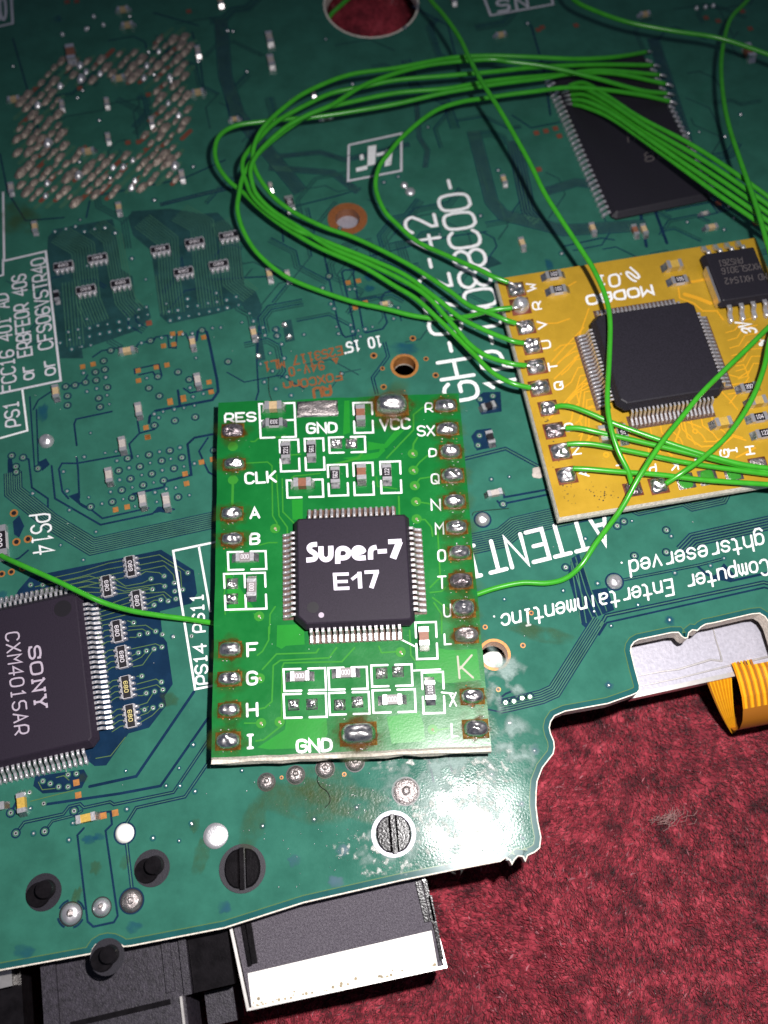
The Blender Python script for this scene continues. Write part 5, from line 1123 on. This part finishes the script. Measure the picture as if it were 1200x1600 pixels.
# ================================================================== METAL BRACKET AND RIBBON CABLE under the cut-out
def bracket_and_ribbon():
    z = -.33
    b = MB('steel', 'shell_metal')
    P = PX(pp('940,1092 998,1084 1140,1053 1172,1046 1330,1010 1330,900 930,930'), z)
    b.prism([tuple(p[:2]) for p in P], z - .05, z)
    put_ = put('metal_bracket', None, None, Matrix.Translation(U(1100, 1010, z - .05)), 'dull grey sheet metal bracket showing through the cut-out in the board edge', 'bracket')
    put('plate', b.mesh('plate'), put_)
    l = MB('shell_metal'); e0, e1 = U(985, 1086.5, z + .012), U(1140, 1053, z + .012); d = (e1 - e0).normalized(); n_ = Vector((-d.y, d.x, 0))
    far = e0 + d * 3.2
    l.prism([tuple(p[:2]) for p in (e0 - n_ * .03, far - n_ * .03, far + n_ * .012, e0 + n_ * .012)], z - .12, z + .012); put('folded_lip', l.mesh('folded_lip'), put_)
    c = MB('shell_metal')
    for q in ('1112,974 1119,1002 1125,1020 1128,1034', '997,1056 1030,1050 1060,1046 1110,1031 1128,1033', '1000,1072 1060,1060 1136,1041 1210,1024'):
        c.tube([p + Vector((0, 0, .0005)) for p in PX(pp(q), z)], [.006, .008, .010, .012][:len(pp(q))] + [.012] * max(0, len(pp(q)) - 4), 6)
    put('crease', c.mesh('crease'), put_)
    rc = put('ribbon_cable', None, None, Matrix.Translation(U(1170, 1100, -.9)), 'amber ribbon cable with fine stripes folded over the metal bracket edge', 'ribbon cable')
    # top layer comes over the lip and curls down and back under
    L0, L1 = U(1141, 1037, z + .03), U(1330, 1002, z + .03); dv = (L1 - L0).normalized(); dn = Vector((dv.y, -dv.x, 0))
    prof = [(0, .03), (.10, .045), (.20, .04), (.32, .01), (.42, -.05), (.51, -.15), (.56, -.28), (.55, -.42), (.47, -.55), (.30, -.62)]
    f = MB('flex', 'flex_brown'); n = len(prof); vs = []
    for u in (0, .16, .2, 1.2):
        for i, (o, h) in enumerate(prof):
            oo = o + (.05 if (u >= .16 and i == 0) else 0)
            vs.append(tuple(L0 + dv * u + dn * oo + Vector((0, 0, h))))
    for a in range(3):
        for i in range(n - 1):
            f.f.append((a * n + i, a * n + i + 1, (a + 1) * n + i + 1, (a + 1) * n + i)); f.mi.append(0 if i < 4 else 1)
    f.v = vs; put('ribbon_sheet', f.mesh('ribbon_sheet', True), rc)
    s = MB('flex_line', 'flex_brown')
    for k in range(16):
        u = .03 + k * .062
        P = [L0 + dv * u + dn * (o + (.05 if (u >= .16 and i == 0) else 0)) + Vector((0, 0, h + .004)) for i, (o, h) in enumerate(prof[:5])]
        for m, q in ((0, 0), (1, .03)):
            w_ = .011
            for i in range(4):
                a, c_ = P[i] + dv * q, P[i + 1] + dv * q
                s.add([a - dv * w_, c_ - dv * w_, c_ + dv * w_, a + dv * w_], [(0, 1, 2, 3)], m)
    put('ribbon_tracks', s.mesh('ribbon_tracks'), rc)
    # the folded-back layer behind it
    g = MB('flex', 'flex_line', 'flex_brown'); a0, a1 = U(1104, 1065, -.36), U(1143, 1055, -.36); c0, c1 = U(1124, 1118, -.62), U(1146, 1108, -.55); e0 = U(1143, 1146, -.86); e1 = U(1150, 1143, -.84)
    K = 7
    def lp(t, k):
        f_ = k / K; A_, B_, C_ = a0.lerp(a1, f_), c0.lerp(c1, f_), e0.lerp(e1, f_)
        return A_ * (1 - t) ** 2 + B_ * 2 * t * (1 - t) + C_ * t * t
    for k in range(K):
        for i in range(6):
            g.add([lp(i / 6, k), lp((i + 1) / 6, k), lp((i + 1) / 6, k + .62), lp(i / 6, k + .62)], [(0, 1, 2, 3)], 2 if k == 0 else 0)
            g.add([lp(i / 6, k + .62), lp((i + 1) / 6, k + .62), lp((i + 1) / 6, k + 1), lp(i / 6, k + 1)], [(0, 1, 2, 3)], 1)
    put('folded_layer', g.mesh('folded_layer', True), rc)
bracket_and_ribbon()

# ================================================================== WIRES (each a thing of its own; x, y in the photograph's pixels, z in cm)
def wire(pts, label, group=None, r=.0255, tips=(True, True)):
    P = [U(x, y, z) for x, y, z in pts]; Q = smooth_path(P, 7)
    o = put('green_wire', MB('wire_green').tube(Q, r, 10).mesh('green_wire', True), None, Matrix(), label, 'wire', group)
    for e, q, on in ((Q[0], Q[1], tips[0]), (Q[-1], Q[-2], tips[1])):
        if on:
            d = (e - q).normalized(); put('bare_end', MB('tin').tube([e - d * .01, e + d * .05, e + d * .10 - Vector((0, 0, .02))], .014, 6).mesh('bare_end', True), o)
def W(s): return [tuple(float(c) for c in q.split(',')) for q in s.split()]
GL = 'green wires looping from the yellow board to the memory chip'
wire(W('794,441,.36 770,432,.38 750,422,.36 700,400,.28 653,378,.25 620,350,.25 600,328,.28 587,293,.32 592,262,.36 607,240,.4 633,210,.42 677,175,.42 717,160,.42 760,153,.4 800,147,.4 833,143,.4 883,137,.38 933,139,.32 1000,148,.22 1046,158,.14'), 'green wire from topmost pad W of the yellow board, curling past the white box emblem', GL)
wire(W('800,481,.38 767,485,.36 733,494,.24 690,498,.14 650,494,.12 600,482,.12 543,469,.12 467,442,.14 433,423,.16 400,393,.2 380,360,.26 371,328,.32 374,300,.36 380,275,.40 395,250,.44 425,220,.48 470,187,.5 505,170,.5 545,160,.48 620,145,.46 700,138,.44 770,126,.42 860,118,.36 950,114,.28 1040,131,.14'), 'green wire ending at pad R, sweeping lowest of the loops and rising alone', GL)
wire(W('806,505,.32 790,500,.35 767,490,.35 733,477,.32 700,453,.28 650,420,.24 600,393,.22 550,370,.22 507,355,.24 460,332,.28 427,307,.34 402,272,.42 395,245,.48 400,220,.54 415,195,.58 445,167,.60 482,142,.60 545,117,.58 620,106,.54 700,91,.5 760,87,.48 830,89,.46 900,92,.42 960,89,.34 1010,81,.18'), 'green wire ending at pad V, its loop inside the others and its top run highest', GL)
wire(W('818,536,.32 798,532,.35 760,517,.33 720,497,.3 683,467,.28 633,430,.25 583,407,.24 533,387,.24 483,367,.26 460,358,.28 420,332,.3 395,307,.34 385,285,.38 379,265,.42 382,245,.44 402,220,.46 432,190,.48 482,162,.50 520,145,.50 570,135,.5 620,125,.5 700,118,.48 770,112,.46 840,105,.42 930,101,.34 1020,102,.16'), 'green wire ending at pad U with a scalded end', GL)
wire(W('822,571,.32 798,568,.35 760,556,.32 733,537,.3 707,507,.28 667,463,.26 625,436,.25 567,408,.25 517,387,.25 470,357,.28 427,330,.32 402,305,.38 394,285,.44 392,262,.5 407,235,.54 445,200,.58 480,180,.60 520,163,.60 565,135,.56 620,114,.52 680,100,.5 760,93,.48 800,97,.48 860,105,.46 930,122,.38 1000,141,.24 1042,146,.15'), 'green wire ending at pad T, crossing over the others at the top of the loop', GL)
wire(W('829,606,.32 798,598,.35 767,580,.32 740,553,.28 710,523,.26 683,497,.25 650,467,.24 617,447,.22 567,417,.22 497,386,.22 440,352,.24 405,325,.26 380,301,.28 357,282,.32 340,257,.36 336,232,.40 345,210,.42 370,196,.42 410,190,.4 445,186,.4 482,184,.4 545,175,.4 620,162,.4 700,144,.42 780,131,.42 850,122,.38 930,110,.32 1030,117,.15'), 'green wire ending at pad Q, its loop swinging farthest left beside a tan capacitor', GL)
G4 = 'bundle of green wires fanning from the memory chip pins to the right edge'
for i in range(5):
    k = i / 4; q = []
    for (a, b, za), (c, d, zc) in zip(((889, 134, .14), (914, 130, .24), (953, 153, .34), (1002, 185, .42), (1087, 230, .5), (1172, 287, .52), (1230, 330, .5)), ((896, 163, .14), (917, 168, .22), (959, 187, .3), (1030, 237, .38), (1115, 299, .46), (1183, 346, .5), (1230, 380, .5))):
        q.append((a + (c - a) * k, b + (d - b) * k, za + (zc - za) * k + (.05 if i % 2 else 0)))
    wire(q, None or ('green wire of the slanting bundle from the memory chip, ' + ('topmost of the five', 'second from the top', 'middle one', 'second from the bottom', 'lowest of the five')[i]), G4, tips=(True, False))
G5 = 'green wires running right from the lower pads of the yellow board'
wire(W('868,636,.30 878,634,.33 895,636,.35 920,645,.36 960,662,.36 1033,688,.36 1100,710,.36 1167,727,.36 1240,735,.36'), 'green wire from the pad below Q, its insulation nicked near the end', G5, tips=(True, False))
wire(W('884,669,.31 905,669,.34 933,675,.35 1000,690,.34 1067,706,.33 1133,722,.33 1200,737,.33 1240,745,.33'), 'green wire leaving the dark burnt pad O on the yellow board', G5, tips=(True, False))
wire(W('886,694,.31 905,693,.33 933,695,.34 1000,708,.33 1067,722,.32 1133,732,.32 1200,741,.32 1240,745,.32'), 'green wire leaving pad N on the yellow board', G5, tips=(True, False))
wire(W('895,732,.31 920,733,.33 967,737,.34 1033,742,.34 1100,750,.34 1200,757,.34 1240,760,.34'), 'green wire leaving the lowest left pad A of the yellow board', G5, tips=(True, False))
wire(W('655,-30,.75 673,0,.75 693,23,.76 717,57,.78 733,90,.8 750,123,.82 767,150,.82 790,187,.8 827,253,.74 850,300,.7 877,343,.66 910,393,.62 927,420,.60 945,460,.58 953,500,.56 952,560,.54 949,627,.52 955,670,.48 967,707,.42 981,735,.36 987,757,.29'), 'long green wire from the top edge crossing the looped bundle and plain black chip', None, tips=(False, True))
wire(W('880,-25,.6 897,0,.6 933,18,.6 983,35,.6 1050,48,.6 1117,58,.6 1167,73,.6 1240,100,.6'), 'green wire crossing the upper right corner from the top edge to the right edge', None, tips=(False, False))
wire(W('1185,-30,.5 1168,0,.5 1143,27,.5 1132,60,.5 1127,100,.52 1130,150,.56 1140,200,.60 1160,260,.66 1180,317,.7 1198,377,.72 1215,440,.7'), 'green wire dropping along the right edge past the memory chip', None, tips=(False, False))
wire(W('1225,490,.62 1198,514,.62 1167,545,.62 1100,610,.60 1067,650,.58 1033,693,.55 1000,743,.48 970,796,.34 931,849,.14 909,882,.05 885,903,.035 855,911,.04 816,910.5,.045 778,918,.04 747,928,.04 720,938,.045 700,946,.05'), 'green wire slanting over the yellow board and across the word ATTENTION', None, tips=(False, False))
wire(W('1220,480,.5 1203,530,.5 1193,577,.5 1173,627,.5 1140,677,.47 1100,714,.42 1067,738,.38 1040,756,.30'), 'green wire slanting down to the corroded lower pads of the yellow board', None, tips=(False, True))
wire(W('2,868,.10 9,872,.12 29,881,.16 87,907,.21 131,928,.21 163,942,.16 204,954,.12 248,961.5,.09 290,967,.06 329.6,973,.045 370,980,.05'), 'green wire from the resistor at the left edge running under the green board', None, tips=(True, False))
wire(W('512,34,-.06 518,22,-.02 533,8,.03 552,-8,.06 600,-40,.1'), 'short green wire end sticking out of the big round hole', None, tips=(False, False))
